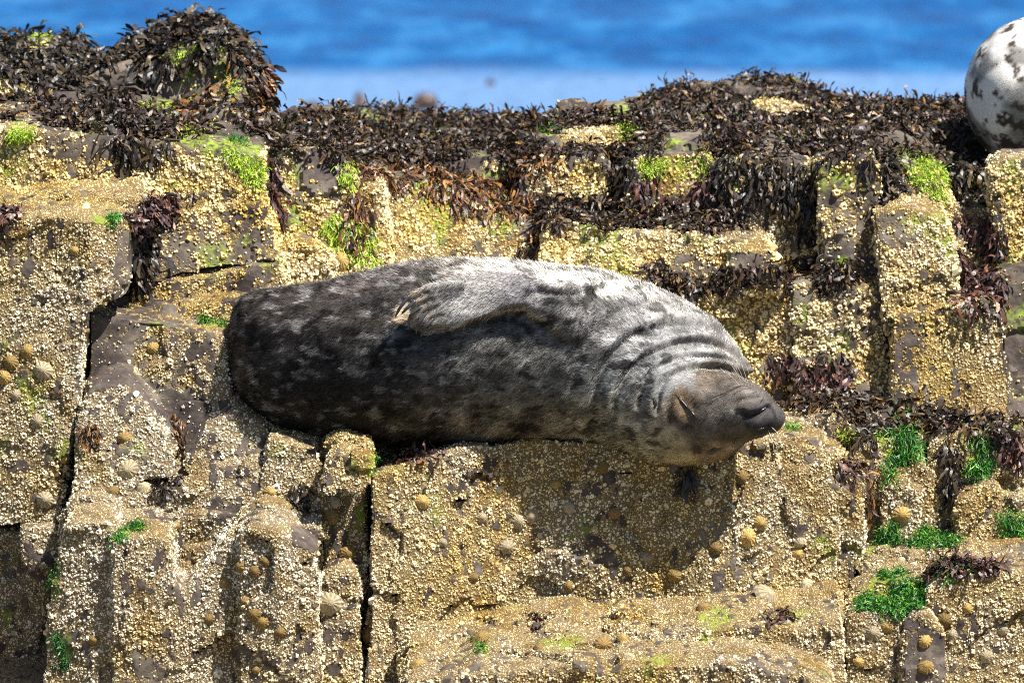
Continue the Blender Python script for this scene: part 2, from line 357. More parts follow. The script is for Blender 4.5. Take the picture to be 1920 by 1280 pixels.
blk('corner', [(1736,1110),(1768,1082),(1845,1074),(1990,1074),(1990,1340),(1736,1340)], -0.40, 0.08, 0.25, 0.0, 0, 0, 0.009)
blk('corner', [(1694,1162),(1715,1148),(1742,1150),(1772,1186),(1778,1340),(1690,1340)], -0.44, 0.06, 0.2, 0.0, 0, 0, 0.009)
# beyond the frame
for (x0, x1, top, y0) in [(-420,-60,470,-0.05),(-800,-400,560,-0.2),(-380,-50,1040,-0.3),(-420,-60,270,0.35),(-900,-420,300,0.5),(-500,-60,120,0.85),
                          (1985,2300,390,0.45),(2290,2700,420,0.3),(1985,2350,600,0.2),(1985,2300,840,0.0),(2250,2700,900,-0.2),(1985,2400,1100,-0.38),(1970,2700,330,0.9)]:
    w = x1 - x0
    blk('side', [(x0,top+30),(x0+0.2*w,top),(x0+0.6*w,top+10),(x1,top+25),(x1,top+520),(x0,top+520)], y0, 0.1, 0.45, 0.0, 0, 0, 0.016)


def raw_block(b):
    p = b['poly']; zf = W(p[:, 0], p[:, 1], b['y0'])[:, 2]; zmin = zf.min()
    yv = b['y0'] + b['lean'] * (zf - zmin)
    F = W(p[:, 0], p[:, 1], yv)
    t = (p[:, 0] - p[:, 0].min()) / np.ptp(p[:, 0])
    R = F.copy(); R[:, 1] = F[:, 1] + b['d']; R[:, 0] += (b['sl'] * (1 - t) + b['sr'] * t) * MPP
    R[:, 2] += b['ts'] * b['d']
    n = len(p); V = np.vstack([F, R])
    area = np.sum(p[:, 0] * np.roll(p[:, 1], -1) - np.roll(p[:, 0], -1) * p[:, 1])
    order = list(range(n)) if area < 0 else list(range(n))[::-1]
    faces = [order, [i + n for i in order[::-1]]]
    for a, c in zip(order, order[1:] + order[:1]): faces.append([c, a, a + n, c + n])
    me = bpy.data.meshes.new('raw'); me.from_pydata(V.tolist(), [], faces); me.update()
    return me


# bedrock under and behind everything
def raw_base():
    prof = [(1650,-1.6),(1420,-0.75),(1330,-0.4),(1250,-0.15),(900,0.12),(780,0.3),(600,0.45),(450,0.62),(360,0.85),(330,1.15),(315,1.5),(320,1.9)]
    pts = [(float(y), float(W(960, r, y)[2])) for r, y in prof] + [(2.5, -0.1), (3.6, -1.4), (6.5, -3.2)]
    py = np.array([p[0] for p in pts]); pz = np.array([p[1] for p in pts])
    ys = np.concatenate([np.arange(-1.6, 2.2, 0.04), np.linspace(2.25, 6.5, 40)]); xs = np.arange(-3.2, 3.3, 0.05)
    X, Y = np.meshgrid(xs, ys, indexing='ij'); Z = np.interp(Y, py, pz)
    P = np.stack([X, Y, Z], -1)
    Z = Z + 0.05 * fbm(P * 1.7, 4) * (1 + (np.abs(X) > 1.3)) - 0.02
    V = np.stack([X, Y, Z], -1).reshape(-1, 3); nx, ny = len(xs), len(ys)
    i, j = np.meshgrid(np.arange(nx - 1), np.arange(ny - 1), indexing='ij')
    q = np.stack([i * ny + j, (i + 1) * ny + j, (i + 1) * ny + j + 1, i * ny + j + 1], -1).reshape(-1, 4)
    return mesh_np('rock_outcrop', V, q, np.full(len(q), 4), col=np.ones((len(V), 3)), attrs={'crust': np.where(V[:, 1] > 0.45, 0.1, 0.6), 'green': np.zeros(len(V))})


# --- plants: regions, in photo pixels, that tell which rock surfaces carry weed
WEED = []     # (poly, kind, count, length, width, droop, label or None, palette)
def weed(poly, count, L=0.06, w=0.009, droop=0.5, label=None, pal='dark', lift=0.5):
    WEED.append(dict(poly=np.array(poly, float), n=int(count * 1.6), L=L * 0.74, w=w * 0.92, droop=droop, label=label, pal=pal, lift=lift))

weed([(150,165),(250,80),(330,40),(400,38),(460,80),(492,150),(490,215),(440,170),(400,150),(330,120),(270,170),(90,178),(60,160)], 2600, 0.075, 0.011, 0.75, 'thick black wrack draped over the rounded hump above the terrace', lift=0.75)
weed([(430,90),(480,110),(500,170),(492,290),(470,290),(452,180)], 420, 0.10, 0.010, 1.0, 'long brown wrack fronds hanging down the seaward end of the hump', 'amber')
weed([(-40,30),(60,30),(180,45),(190,120),(130,200),(90,170),(-40,200)], 1300, 0.07, 0.011, 0.6, 'black wrack on the low back hump beside the bright green patch')
weed([(330,140),(430,150),(450,220),(340,215)], 60, 0.06, 0.018, 1.0, 'orange brown kelp blades hanging on the bare side of the hump', 'amber')
weed([(-40,185),(150,180),(330,185),(480,200),(500,245),(430,265),(300,255),(205,245),(130,235),(-40,225)], 1500, 0.06, 0.009, 0.4, 'carpet of purple black wrack on the terrace below the hump', 'mixed')
weed([(180,170),(240,180),(248,260),(240,340),(205,345),(190,250)], 330, 0.12, 0.009, 1.0, 'long dark tassel of wrack hanging down the terrace wall', 'dark')
weed([(280,235),(310,235),(305,300),(285,300)], 50, 0.08, 0.008, 1.0, 'short dark tassel of wrack beside the long one on the terrace wall')
weed([(480,245),(560,212),(640,190),(720,190),(830,212),(1010,215),(1020,290),(980,310),(820,312),(650,300),(520,292)], 3600, 0.055, 0.008, 0.3, None, 'mixed', 0.7)
weed([(495,290),(520,290),(525,390),(500,400)], 110, 0.08, 0.009, 1.0, 'dark purple wrack in the cleft beside the terrace wall', 'red')
weed([(640,300),(960,310),(1005,340),(1015,470),(985,470),(940,395),(850,375),(730,335),(650,325)], 850, 0.085, 0.007, 0.9, 'wet brown strap weed streaming down the slope behind the seal', 'amber', 0.35)
weed([(1000,225),(1180,205),(1290,150),(1500,140),(1560,165),(1830,180),(1850,310),(1700,300),(1540,296),(1420,296),(1340,288),(1000,290)], 5600, 0.055, 0.008, 0.3, None, 'mixed', 0.7)
weed([(940,320),(1010,285),(1060,285),(1040,310),(960,345)], 130, 0.06, 0.008, 0.7, 'orange brown weed tuft at the head of the wet slope', 'amber')
weed([(1000,365),(1200,372),(1395,375),(1405,450),(1290,432),(1150,425),(1020,430)], 1500, 0.055, 0.008, 0.4, 'black wrack spread along the shelf behind the seal back', 'mixed')
weed([(1190,325),(1345,325),(1352,395),(1200,390)], 260, 0.06, 0.010, 1.0, 'wet red brown weed hanging under the small mossy crag', 'red', 0.3)
weed([(1130,295),(1190,295),(1185,370),(1135,370)], 160, 0.06, 0.009, 0.9, 'dark weed filling the gap between the two small crags')
weed([(1350,295),(1545,298),(1535,340),(1522,430),(1480,450),(1455,390),(1400,370),(1375,420),(1350,400)], 420, 0.075, 0.009, 1.0, 'thick dark curtain of wrack hanging in the gully', 'dark', 0.4)
weed([(1625,290),(1690,292),(1695,340),(1660,400),(1630,380)], 260, 0.085, 0.009, 1.0, 'dark wrack tassel hanging over the buttress below the pale seal')
weed([(1760,300),(1850,300),(1862,420),(1800,400)], 260, 0.07, 0.009, 0.8, 'dark wrack beneath the pale spotted seal')
weed([(1215,500),(1290,480),(1350,500),(1330,530),(1290,560),(1240,530)], 330, 0.06, 0.008, 0.6, 'black wrack heap just behind the grey seal shoulder', 'mixed')
weed([(1340,500),(1480,495),(1640,478),(1655,520),(1530,530),(1360,535)], 700, 0.05, 0.008, 0.5, 'strip of black wrack along the top of the right wall', 'mixed')
weed([(1785,400),(1880,410),(1885,580),(1800,570)], 420, 0.07, 0.009, 0.9, 'red brown weed in the cleft beside the pale right corner rock', 'red', 0.4)
weed([(1425,660),(1500,670),(1600,665),(1600,725),(1520,735),(1430,700)], 150, 0.05, 0.010, 0.8, 'wet purple red weed at the foot of the right wall', 'red', 0.4)
weed([(1440,735),(1640,740),(1760,765),(1920,790),(1915,835),(1700,815),(1600,800),(1560,768),(1450,768)], 900, 0.055, 0.009, 0.5, 'dark wrack along the ledge beyond the sleeping seal nose', 'mixed')
weed([(1600,770),(1640,780),(1650,850),(1630,870),(1612,820)], 130, 0.09, 0.008, 1.0, 'shiny black straps hanging off the corner of the seal ledge')
weed([(1612,860),(1640,860),(1638,940),(1618,940)], 26, 0.09, 0.009, 1.0, 'thin brown strap trailing down the side of the seal ledge', 'amber')
weed([(1560,850),(1600,862),(1602,900),(1572,895)], 34, 0.05, 0.010, 0.9, 'small rust brown weed tuft on the ledge corner', 'red')
weed([(1275,872),(1305,872),(1300,905),(1280,905)], 26, 0.07, 0.008, 1.0, 'dark weed tuft dangling under the seal chin')
weed([(240,380),(390,358),(395,385),(300,400),(270,430),(240,420)], 420, 0.05, 0.009, 0.5, 'dark weed mat along the top of the tilted slab', 'red')
weed([(245,420),(290,430),(298,490),(265,525),(245,500)], 220, 0.085, 0.009, 1.0, 'glossy black weed hanging beside the tilted slab')
weed([(-30,385),(40,395),(30,430),(-30,440)], 160, 0.05, 0.010, 0.7, 'red brown weed on top of the tall left rock', 'red')
weed([(745,850),(835,842),(830,866),(760,870)], 60, 0.05, 0.009, 0.3, 'wet brown weed lying on the ledge against the seal belly', 'red')
weed([(545,905),(580,910),(578,955),(550,960)], 60, 0.05, 0.009, 1.0, 'black weed tuft on the narrow post below the seal', 'dark')
weed([(1430,1140),(1480,1135),(1478,1165),(1440,1175)], 36, 0.05, 0.008, 0.9, 'purple brown weed tuft on the front slab', 'red')
weed([(996,1150),(1014,1150),(1014,1180),(1000,1185)], 14, 0.055, 0.009, 1.0, 'single brown weed tuft low on the ledge face', 'red')
weed([(312,780),(350,775),(348,820),(322,830)], 50, 0.05, 0.007, 1.0, 'brown and green weed tuft on the hollow seat rock', 'amber')
weed([(300,895),(345,892),(335,930),(302,928)], 60, 0.05, 0.008, 0.9, 'dark purple weed tuft under the seat rock', 'dark')
weed([(152,795),(186,795),(184,828),(152,828)], 60, 0.03, 0.006, 0.8, 'small curly brown weed tuft in the left crack', 'amber')
weed([(1740,1060),(1880,1050),(1930,1000),(1940,1062),(1800,1074)], 260, 0.06, 0.008, 0.5, 'dark weed washed onto the flat slab at the corner', 'red')
weed([(1765,830),(1800,830),(1800,930),(1770,930)], 70, 0.07, 0.008, 1.0, 'dark weed strands on the mossy wall', 'dark')
weed([(1880,800),(1925,800),(1925,860),(1885,850)], 60, 0.06, 0.009, 1.0, 'brown weed hanging off the mossy wall top', 'red')
weed([(640,360),(700,360),(690,470),(650,460)], 90, 0.06, 0.008, 1.0, 'brown weed among green streaks behind the seal', 'amber', 0.3)

GREEN = []
def green(poly, n, L, label, pal='green', w=0.003, droop=0.7):
    GREEN.append(dict(poly=np.array(poly, float), n=int(n * 2.3), L=L * 0.65, w=w * 0.72, droop=droop, label=label, pal=pal, lift=0.16))
green([(8,240),(30,222),(66,236),(60,250),(20,256)], 240, 0.03, 'lime green algae patch on the terrace edge', 'lime')
green([(255,198),(318,194),(316,214),(262,214)], 200, 0.03, 'lime green algae patch among the terrace wrack', 'lime')
green([(335,245),(400,255),(400,272),(335,265)], 120, 0.025, 'thin green algae along the terrace lip', 'lime')
green([(420,280),(486,300),(494,350),(470,345),(430,300)], 300, 0.035, 'lime green algae on the end of the terrace wall', 'lime')
green([(425,255),(462,262),(462,276),(430,270)], 80, 0.03, 'green algae at the foot of the grey wedge rock', 'green')
green([(335,90),(360,95),(358,130),(338,125)], 90, 0.03, 'lime algae under the wrack of the hump', 'lime')
green([(425,130),(442,135),(440,190),(428,190)], 60, 0.035, 'lime algae streak down the side of the hump', 'lime')
green([(40,68),(92,66),(90,84),(48,86)], 160, 0.03, 'lime algae cap on the low back hump', 'lime')
green([(168,402),(216,408),(212,424),(175,420)], 150, 0.028, 'deep green algae tuft behind the tall left rock', 'green')
green([(378,596),(426,600),(424,614),(385,612)], 120, 0.022, 'deep green algae tuft beside the seal rump', 'green')
green([(210,1002),(262,978),(272,990),(222,1016)], 200, 0.028, 'deep green algae on top of the scooped column', 'green')
green([(1612,1110),(1640,1080),(1680,1062),(1738,1100),(1734,1135),(1690,1150),(1612,1142)], 1500, 0.035, 'big wet green algae mat between the ledge and the corner rocks', 'green', 0.004)
green([(1758,1062),(1782,1042),(1816,1048),(1820,1072),(1770,1078)], 330, 0.035, 'bright green algae hummock on the flat slab', 'green', 0.004)
green([(1705,1005),(1730,980),(1800,1010),(1790,1026),(1710,1024)], 450, 0.035, 'wet green algae at the foot of the mossy wall', 'green', 0.004)
green([(1650,975),(1684,975),(1688,1015),(1655,1016)], 190, 0.035, 'green algae tuft beside the ribbed limpet', 'green')
green([(1640,815),(1745,805),(1742,845),(1660,860)], 420, 0.06, 'green algae fringe streaming over the mossy wall', 'green', 0.003, 1.0)
green([(1665,850),(1680,850),(1680,900),(1668,900)], 70, 0.05, 'long green algae streak on the mossy wall', 'green', 0.003, 1.0)
green([(1800,815),(1855,812),(1850,890),(1810,880)], 330, 0.05, 'green algae strands on the far end of the mossy wall', 'green', 0.003, 1.0)
green([(1870,960),(1930,960),(1930,1012),(1880,1000)], 220, 0.035, 'green algae tuft on the rock at the edge', 'green')
green([(1690,288),(1740,286),(1770,330),(1776,375),(1745,370),(1700,330)], 480, 0.03, 'lime green algae running down the sunny buttress', 'lime')
green([(1765,290),(1800,300),(1796,325),(1772,312)], 120, 0.03, 'lime green algae patch beside the pale seal', 'lime')
green([(1010,240),(1055,234),(1052,252),(1016,256)], 130, 0.03, 'green algae on the wrack covered platform', 'green')
green([(1150,236),(1195,232),(1192,258),(1155,262)], 170, 0.03, 'lime algae on the small rock in the platform wrack', 'lime')
green([(600,420),(625,400),(700,420),(720,500),(690,500),(620,470)], 260, 0.045, 'green algae streaks on the rock behind the seal rump', 'lime', 0.003, 1.0)
green([(640,305),(660,300),(668,360),(645,350)], 90, 0.04, 'green algae trickle at the top of the rear rock', 'lime', 0.003, 1.0)
green([(1195,300),(1325,292),(1325,335),(1210,340)], 260, 0.022, 'olive algae fuzz on the face of the small crag', 'lime')
green([(104,1185),(130,1185),(132,1245),(110,1250)], 150, 0.025, 'dark green algae tuft in the lower left crack', 'deep')
green([(94,1060),(110,1055),(112,1115),(98,1115)], 90, 0.025, 'dark green algae strip beside the scooped column', 'deep')
green([(664,950),(692,945),(690,1000),(668,1002)], 130, 0.028, 'dark green algae in the joint left of the ledge face', 'deep')
green([(688,855),(712,850),(705,890),(690,895)], 90, 0.025, 'green algae on the corner of the seal ledge', 'green')
green([(888,1195),(914,1192),(912,1225),(894,1228)], 70, 0.03, 'green algae tuft growing on a big limpet', 'green')
green([(1470,795),(1500,792),(1502,806),(1474,808)], 70, 0.016, 'green algae spot before the seal nose', 'green')
green([(1572,805),(1608,808),(1606,828),(1580,826)], 110, 0.018, 'yellow green algae spot on the ledge corner', 'lime')
green([(1680,765),(1712,762),(1708,790),(1684,792)], 120, 0.03, 'green algae tuft in the wrack behind the ledge', 'green')

# places where the bare rock shows more (multiplies barnacle cover)
SPARSE = [([(266,418),(498,386),(520,492),(330,520),(242,545)], 0.50), ([(166,584),(260,592),(250,700),(400,760),(360,860),(300,780),(240,720),(164,740)], 0.30),
          ([(260,600),(430,640),(440,775),(360,760),(250,700)], 0.8), ([(545,985),(604,990),(596,1035),(550,1020)], 0.25),
          ([(243,545),(522,492),(545,660),(243,600)], 0.62), ([(-60,1060),(110,1020),(66,1340),(-60,1340)], 0.75),
          ([(1860,500),(1990,480),(1990,800),(1890,780)], 0.35), ([(540,286),(640,290),(640,380),(560,360)], 0.35), ([(388,222),(446,212),(468,285),(380,280)], 0.15),
          ([(1484,534),(1660,540),(1668,740),(1484,740)], 0.72), ([(1532,300),(1640,290),(1640,520),(1532,520)], 0.55), ([(1640,404),(1700,386),(1700,470),(1650,460)], 0.4),
          ([(390,870),(490,860),(495,985),(390,985)], 0.6), ([(1366,474),(1446,470),(1466,520),(1366,520)], 0.35), ([(220,430),(258,436),(240,590),(205,580)], 0.45),
          ([(1668,596),(1740,580),(1720,720),(1680,720)], 0.55), ([(605,1080),(670,1080),(670,1200),(605,1200)], 0.55), ([(1700,1150),(1770,1190),(1775,1280),(1695,1280)], 0.45),
          ([(1800,1080),(1850,1080),(1850,1200),(1790,1200)], 0.7), ([(80,160),(500,60),(500,290),(80,300)], 0.45)]


EXPOSED = [[(1045,238),(1190,234),(1192,272),(1050,275)], [(985,312),(1020,294),(1130,292),(1138,368),(1060,372),(990,360)], [(1188,296),(1330,286),(1338,322),(1300,335),(1192,345)],
           [(1400,190),(1450,180),(1520,200),(1520,216),(1440,216)], [(1540,185),(1600,195),(1590,215),(1545,205)], [(330,105),(440,120),(462,190),(340,190)], [(-20,148),(50,152),(70,182),(-20,180)],
           [(40,66),(92,66),(96,110),(60,105)], [(388,214),(446,208),(466,272),(395,272)], [(905,305),(935,300),(930,325),(905,322)], [(1195,170),(1240,165),(1240,180),(1195,184)], [(670,268),(700,264),(700,278),(672,280)]]


def exposed(x, y):
    m = np.zeros(np.shape(x), bool)
    for p in EXPOSED: m |= in_poly(x, y, p)
    return m


def cover_fn(P, N):
    """how thickly barnacles grow at P (0..1+)"""
    x, y = PX(P)
    c = 0.82 + 0.44 * fbm(P * 7.0 + 3, 3) + 0.70 * fbm(P * np.array([44, 44, 24.0]) + 9, 2)
    for poly, k in SPARSE: c = np.where(in_poly(x, y, poly), c * k, c)
    ex = exposed(x, y)
    c = np.where((P[..., 1] > 0.58) & ~ex, c * 0.42, c); c = np.where(ex, c + 0.1, c)
    return c


def yellow_fn(P):
    x, y = PX(P)
    f = 0.45 + 0.5 * fbm(P * 4.0 + 31, 3) + 0.25 * noise(P * 22.0)
    f = f + np.where((x < 600) & (y > 640), -0.35, 0.0) + np.where((x > 690) & (x < 1000) & (y > 860), 0.15, 0) + np.where(P[..., 1] > 0.1, 0.22, 0)
    return np.clip(f, 0, 1)


def film_fn(P):
    """patches of brown algal film growing over the shells"""
    return sstep(0.05, 0.55, fbm(P * np.array([9, 9, 7.0]) + 120, 4, 0.6))


def build_outcrop():
    base = link('rock_outcrop', raw_base(), M_ROCK, kind='structure', label='stepped bedrock shore of jointed, barnacle crusted blocks')
    meshes = remesh_all([raw_block(b) for b in B], [b['vx'] for b in B])
    data = []
    for b, me in zip(B, meshes):
        V, T, N = mesh_arrays(me)
        seed = rng.random(3) * 20
        am = b['amp']; near = 1.0
        V0 = V
        disp = 0.006 * am * fbm(V0 * 4.0 + seed, 3) + 0.0035 * am * fbm(V0 * 22 + seed, 3)
        # chipped facets: cells with their own small offset and tilt
        sc = 6.5; Q = V0 * sc + 0.35 * fbm(V0 * 9 + seed, 2)[:, None]
        best = np.full(len(V), 9.0); off = np.zeros(len(V)); I = np.floor(Q).astype(np.int64)
        for dx in (-1, 0, 1):
            for dy in (-1, 0, 1):
                for dz in (-1, 0, 1):
                    C = I + np.array([dx, dy, dz]); h = _hash(C[:, 0], C[:, 1], C[:, 2])
                    pt = C + 0.5 + 0.45 * _grad[h]; dd = ((Q - pt) ** 2).sum(1)
                    o = 0.008 * _grad[h][:, 0] + ((Q - pt) * _grad[(h + 77) & 511]).sum(1) * 0.010
                    sel = dd < best; best[sel] = dd[sel]; off[sel] = o[sel]
        disp = disp + off * am
        V = V0 + N * disp[:, None]
        if b['warp']:
            wx, _ = PX(V0); fr = np.clip(1 - (V0[:, 1] - b['y0'] - 0.06) / b['d'], 0, 1)
            V[:, 1] += np.interp(wx, [p[0] for p in b['warp']], [p[1] for p in b['warp']]) * fr
        b['me'] = me
        me.vertices.foreach_set('co', np.ascontiguousarray(V, np.float32).ravel()); me.update()
        V, T, N = mesh_arrays(me)
        data.append((V, T, N))
    # surface attributes
    for b, (V, T, N) in zip(B, data):
        me = b['me']; x, y = PX(V)
        cr = cover_fn(V, N)
        gr = np.zeros(len(V))
        for g in GREEN: gr = np.maximum(gr, in_poly(x, y, g['poly']) * 1.0)
        gr = np.maximum(gr, 0.9 * sstep(0.45, 0.8, fbm(V * 6 + 50, 3) + 0.32 * (V[:, 1] > 0.25) * ~in_poly(x, y, SPARSE[0][0]) + 0.1 * ((x > 1640) & (y > 780) & (y < 1010))) )
        wd = np.zeros(len(V))
        for w in WEED: wd = np.maximum(wd, in_poly(x, y, w['poly']) * (0.75 if w['label'] is None else 0.4))
        cr = cr * (1 - np.where(exposed(x, y), 0, wd))
        yf = yellow_fn(V)[:, None]
        tint = (1 - yf) * np.array([1.0, 1.0, 1.05]) + yf * np.array([1.02, 0.90, 0.50])
        fm = film_fn(V)[:, None]; tint = tint * (1 - fm * np.array([0.22, 0.30, 0.48]))
        ca = me.color_attributes.new('tint', 'FLOAT_COLOR', 'POINT'); c4 = np.ones((len(V), 4), np.float32); c4[:, :3] = tint; ca.data.foreach_set('color', c4.ravel())
        for k, v in (('crust', cr), ('green', gr)):
            a = me.attributes.new(k, 'FLOAT', 'POINT'); a.data.foreach_set('value', np.ascontiguousarray(v, np.float32))
        me.polygons.foreach_set('use_smooth', np.ones(len(me.polygons), bool))
        me.name = 'rock_block'; me.set_sharp_from_angle(angle=math.radians(34))
        b['ob'] = link('rock_block', me, M_ROCK, base)
    return base, data


OUTCROP, RD = build_outcrop()
_bv, _bt = mesh_arrays(OUTCROP.data)[:2]
allV = [_bv]; allT = [_bt]; o_ = len(_bv)
for V, T, N in RD:
    allV.append(V); allT.append(T + o_); o_ += len(V)
allV = np.vstack(allV); allT_ = np.vstack(allT)
TB = np.concatenate([np.full(len(t), k - 1) for k, t in enumerate(allT)])
BVH = BVHTree.FromPolygons(allV.tolist(), allT_.tolist())


def trim_backs():
    import bmesh
    for b in B:
        me = b['ob'].data; n = len(me.polygons)
        nn = np.empty(n * 3, np.float32); me.polygons.foreach_get('normal', nn); nn = nn.reshape(-1, 3)
        dead = np.nonzero(((nn @ np.array([0, -CP, SP])) < -0.45) | (nn[:, 2] < -0.8))[0]
        bm = bmesh.new(); bm.from_mesh(me); bm.faces.ensure_lookup_table()
        bmesh.ops.delete(bm, geom=[bm.faces[i] for i in dead], context='FACES'); bm.to_mesh(me); bm.free()


def sample_surface(n):
    A, Bv, C = allV[allT_[:, 0]], allV[allT_[:, 1]], allV[allT_[:, 2]]
    cr = np.cross(Bv - A, C - A); ar = np.linalg.norm(cr, axis=1); nn = cr / (ar[:, None] + 1e-12)
    cen = (A + Bv + C) / 3
    tocam = CAM - cen; tocam /= np.linalg.norm(tocam, axis=1)[:, None]
    x, y = PX(cen)
    wgt = ar * ((nn * tocam).sum(1) > -0.12) * (nn[:, 2] > -0.55) * (x > -500) * (x < 2450) * (y < 1420) * (cen[:, 1] < 2.3)
    wgt *= np.where((x > -40) & (x < 1960), 1.0, 0.07) * np.where(TB < 0, 0.3, 1.0)
    k = rng.choice(len(ar), n, p=wgt / wgt.sum())
    r1 = np.sqrt(rng.random(n)); r2 = rng.random(n)
    P = A[k] * (1 - r1)[:, None] + Bv[k] * (r1 * (1 - r2))[:, None] + C[k] * (r1 * r2)[:, None]
    return P, nn[k], TB[k]


def outside_mask(P, N):
    keep = np.ones(len(P), bool); d1 = Vector((0.15, -0.6, 0.79)).normalized()
    for i in range(len(P)):
        h = BVH.ray_cast(Vector(P[i] + N[i] * 0.004), d1, 3.0)
        if h[0] is not None and h[1].dot(d1) > 0: keep[i] = False
    return keep


def visible(P, N):
    keep = np.ones(len(P), bool); c = Vector(CAM)
    for i in range(len(P)):
        p = Vector(P[i] + N[i] * 0.006); d = c - p; h = BVH.ray_cast(p, d.normalized(), 4.0)
        if h[0] is not None: keep[i] = False
    return keep


trim_backs()
SP_, SN_, SB_ = sample_surface(540000)
_k = outside_mask(SP_, SN_)
SP_, SN_, SB_ = SP_[_k], SN_[_k], SB_[_k]
SX, SY = PX(SP_)


# ------------------------------------------------------------------ barnacles
def tangent_frame(N):
    a = np.where(np.abs(N[:, 2:3]) < 0.9, np.array([[0, 0, 1.0]]), np.array([[1.0, 0, 0]]))
    t = np.cross(a, N); t /= np.linalg.norm(t, axis=1)[:, None]
    return t, np.cross(N, t)


def build_barnacles():
    cov = cover_fn(SP_, SN_)
    inweed = np.zeros(len(SP_), bool); ingreen = np.zeros(len(SP_), bool)
    for w in WEED: inweed |= in_poly(SX, SY, w['poly'])
    for g in GREEN: ingreen |= in_poly(SX, SY, g['poly'])
    pr = np.where(cov > 0.56, 1.0, np.where(cov > 0.40, 0.30, 0.05))
    for poly, k in SPARSE:
        if k < 0.6: pr = np.where(in_poly(SX, SY, poly), np.maximum(pr, 0.10), pr)
    exq = exposed(SX, SY); inweed &= ~exq
    pr = np.where(in_poly(SX, SY, SPARSE[0][0]), np.maximum(pr, 0.30 * (fbm(SP_ * 14, 2) > -0.1)), pr)
    pr = pr * np.where(inweed, 0.35, 1) * np.where(ingreen, 0.5, 1) * np.where((SP_[:, 1] > 0.6) & ~exq, 0.12, 1)
    pr = pr * np.where(SN_[:, 2] > 0.75, 0.55, 1.0)
    keep = (rng.random(len(SP_)) < pr) & (SB_ >= 0)
    P, N, bi = SP_[keep], SN_[keep], SB_[keep]
    cap = 160000
    if len(P) > cap:
        s = rng.choice(len(P), cap, replace=False); P, N, bi = P[s], N[s], bi[s]
    n = len(P)
    yf = yellow_fn(P)
    r = 0.0025 * np.exp(rng.normal(0, 0.28, n)); big = rng.random(n) < 0.07; r[big] *= 1.8
    r *= np.where(P[:, 1] > 0.25, 1.45, 1.0) * np.where(N[:, 2] > 0.75, 0.65, 1.0)
    r *= 1 + 0.35 * np.clip(noise(P * 9 + 70), 0, 1)      # patches of larger shells
    h = r * rng.uniform(0.55, 1.05, n)
    t, bt = tangent_frame(N); ang = rng.random(n) * 6.28
    tilt = N + 0.3 * rng.normal(size=(n, 3)); tilt /= np.linalg.norm(tilt, axis=1)[:, None]
    pale = np.array([0.86, 0.80, 0.64]); yel = np.array([0.86, 0.65, 0.24]); grey = np.array([0.56, 0.50, 0.40])
    c = pale * (1 - yf[:, None]) + yel * yf[:, None]
    g = (rng.random(n) < 0.2)[:, None]; c = np.where(g, c * 0.5 + grey * 0.5, c)
    c = c * rng.uniform(0.58, 1.12, n)[:, None] * (1 - film_fn(P)[:, None] * np.array([0.18, 0.26, 0.44]))
    def shells(s, S, crater):
        m = int(s.sum()); a = np.arange(S) / S * 2 * np.pi
        ca, sa = np.cos(a[None] + ang[s][:, None]), np.sin(a[None] + ang[s][:, None]); jit = rng.uniform(0.82, 1.15, (m, S))
        ring = (t[s][:, None] * ca[..., None] + bt[s][:, None] * sa[..., None])
        base = P[s][:, None] + ring * (r[s][:, None] * jit)[..., None] - N[s][:, None] * 0.0012
        top = P[s][:, None] + ring * (r[s][:, None] * jit * 0.55)[..., None] + tilt[s][:, None] * h[s][:, None, None]
        q = np.array([[i, (i + 1) % S, S + (i + 1) % S, S + i] for i in range(S)])
        if crater:
            cen = P[s] + tilt[s] * (h[s] * 0.45)[:, None]
            V = np.concatenate([base, top, cen[:, None]], 1); k = 2 * S + 1
            cp = np.array([[S + i, S + (i + 1) % S, 2 * S] for i in range(S)]); counts = [4] * S + [3] * S
        else:
            V = np.concatenate([base, top], 1); k = 2 * S; cp = np.array([list(range(S, 2 * S))]); counts = [4] * S + [S]
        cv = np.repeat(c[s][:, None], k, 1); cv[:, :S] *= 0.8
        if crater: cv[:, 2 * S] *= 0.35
        off = (np.arange(m) * k)[:, None, None]
        loops = np.concatenate([(q[None] + off).reshape(m, q.size), (cp[None] + off).reshape(m, cp.size)], 1).ravel()
        return V.reshape(-1, 3), loops, np.tile(np.array(counts), m), cv.reshape(-1, 3)
    for b_i in np.unique(bi):
        s = bi == b_i
        if s.sum() < 3: continue
        V1, l1, c1, k1 = shells(s & ~big, 4, False); V2, l2, c2, k2 = shells(s & big, 6, True)
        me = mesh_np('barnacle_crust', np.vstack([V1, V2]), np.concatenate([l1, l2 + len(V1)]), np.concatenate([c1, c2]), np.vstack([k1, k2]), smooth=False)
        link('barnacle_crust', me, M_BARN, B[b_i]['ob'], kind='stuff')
    print('barnacles', n)


build_barnacles()


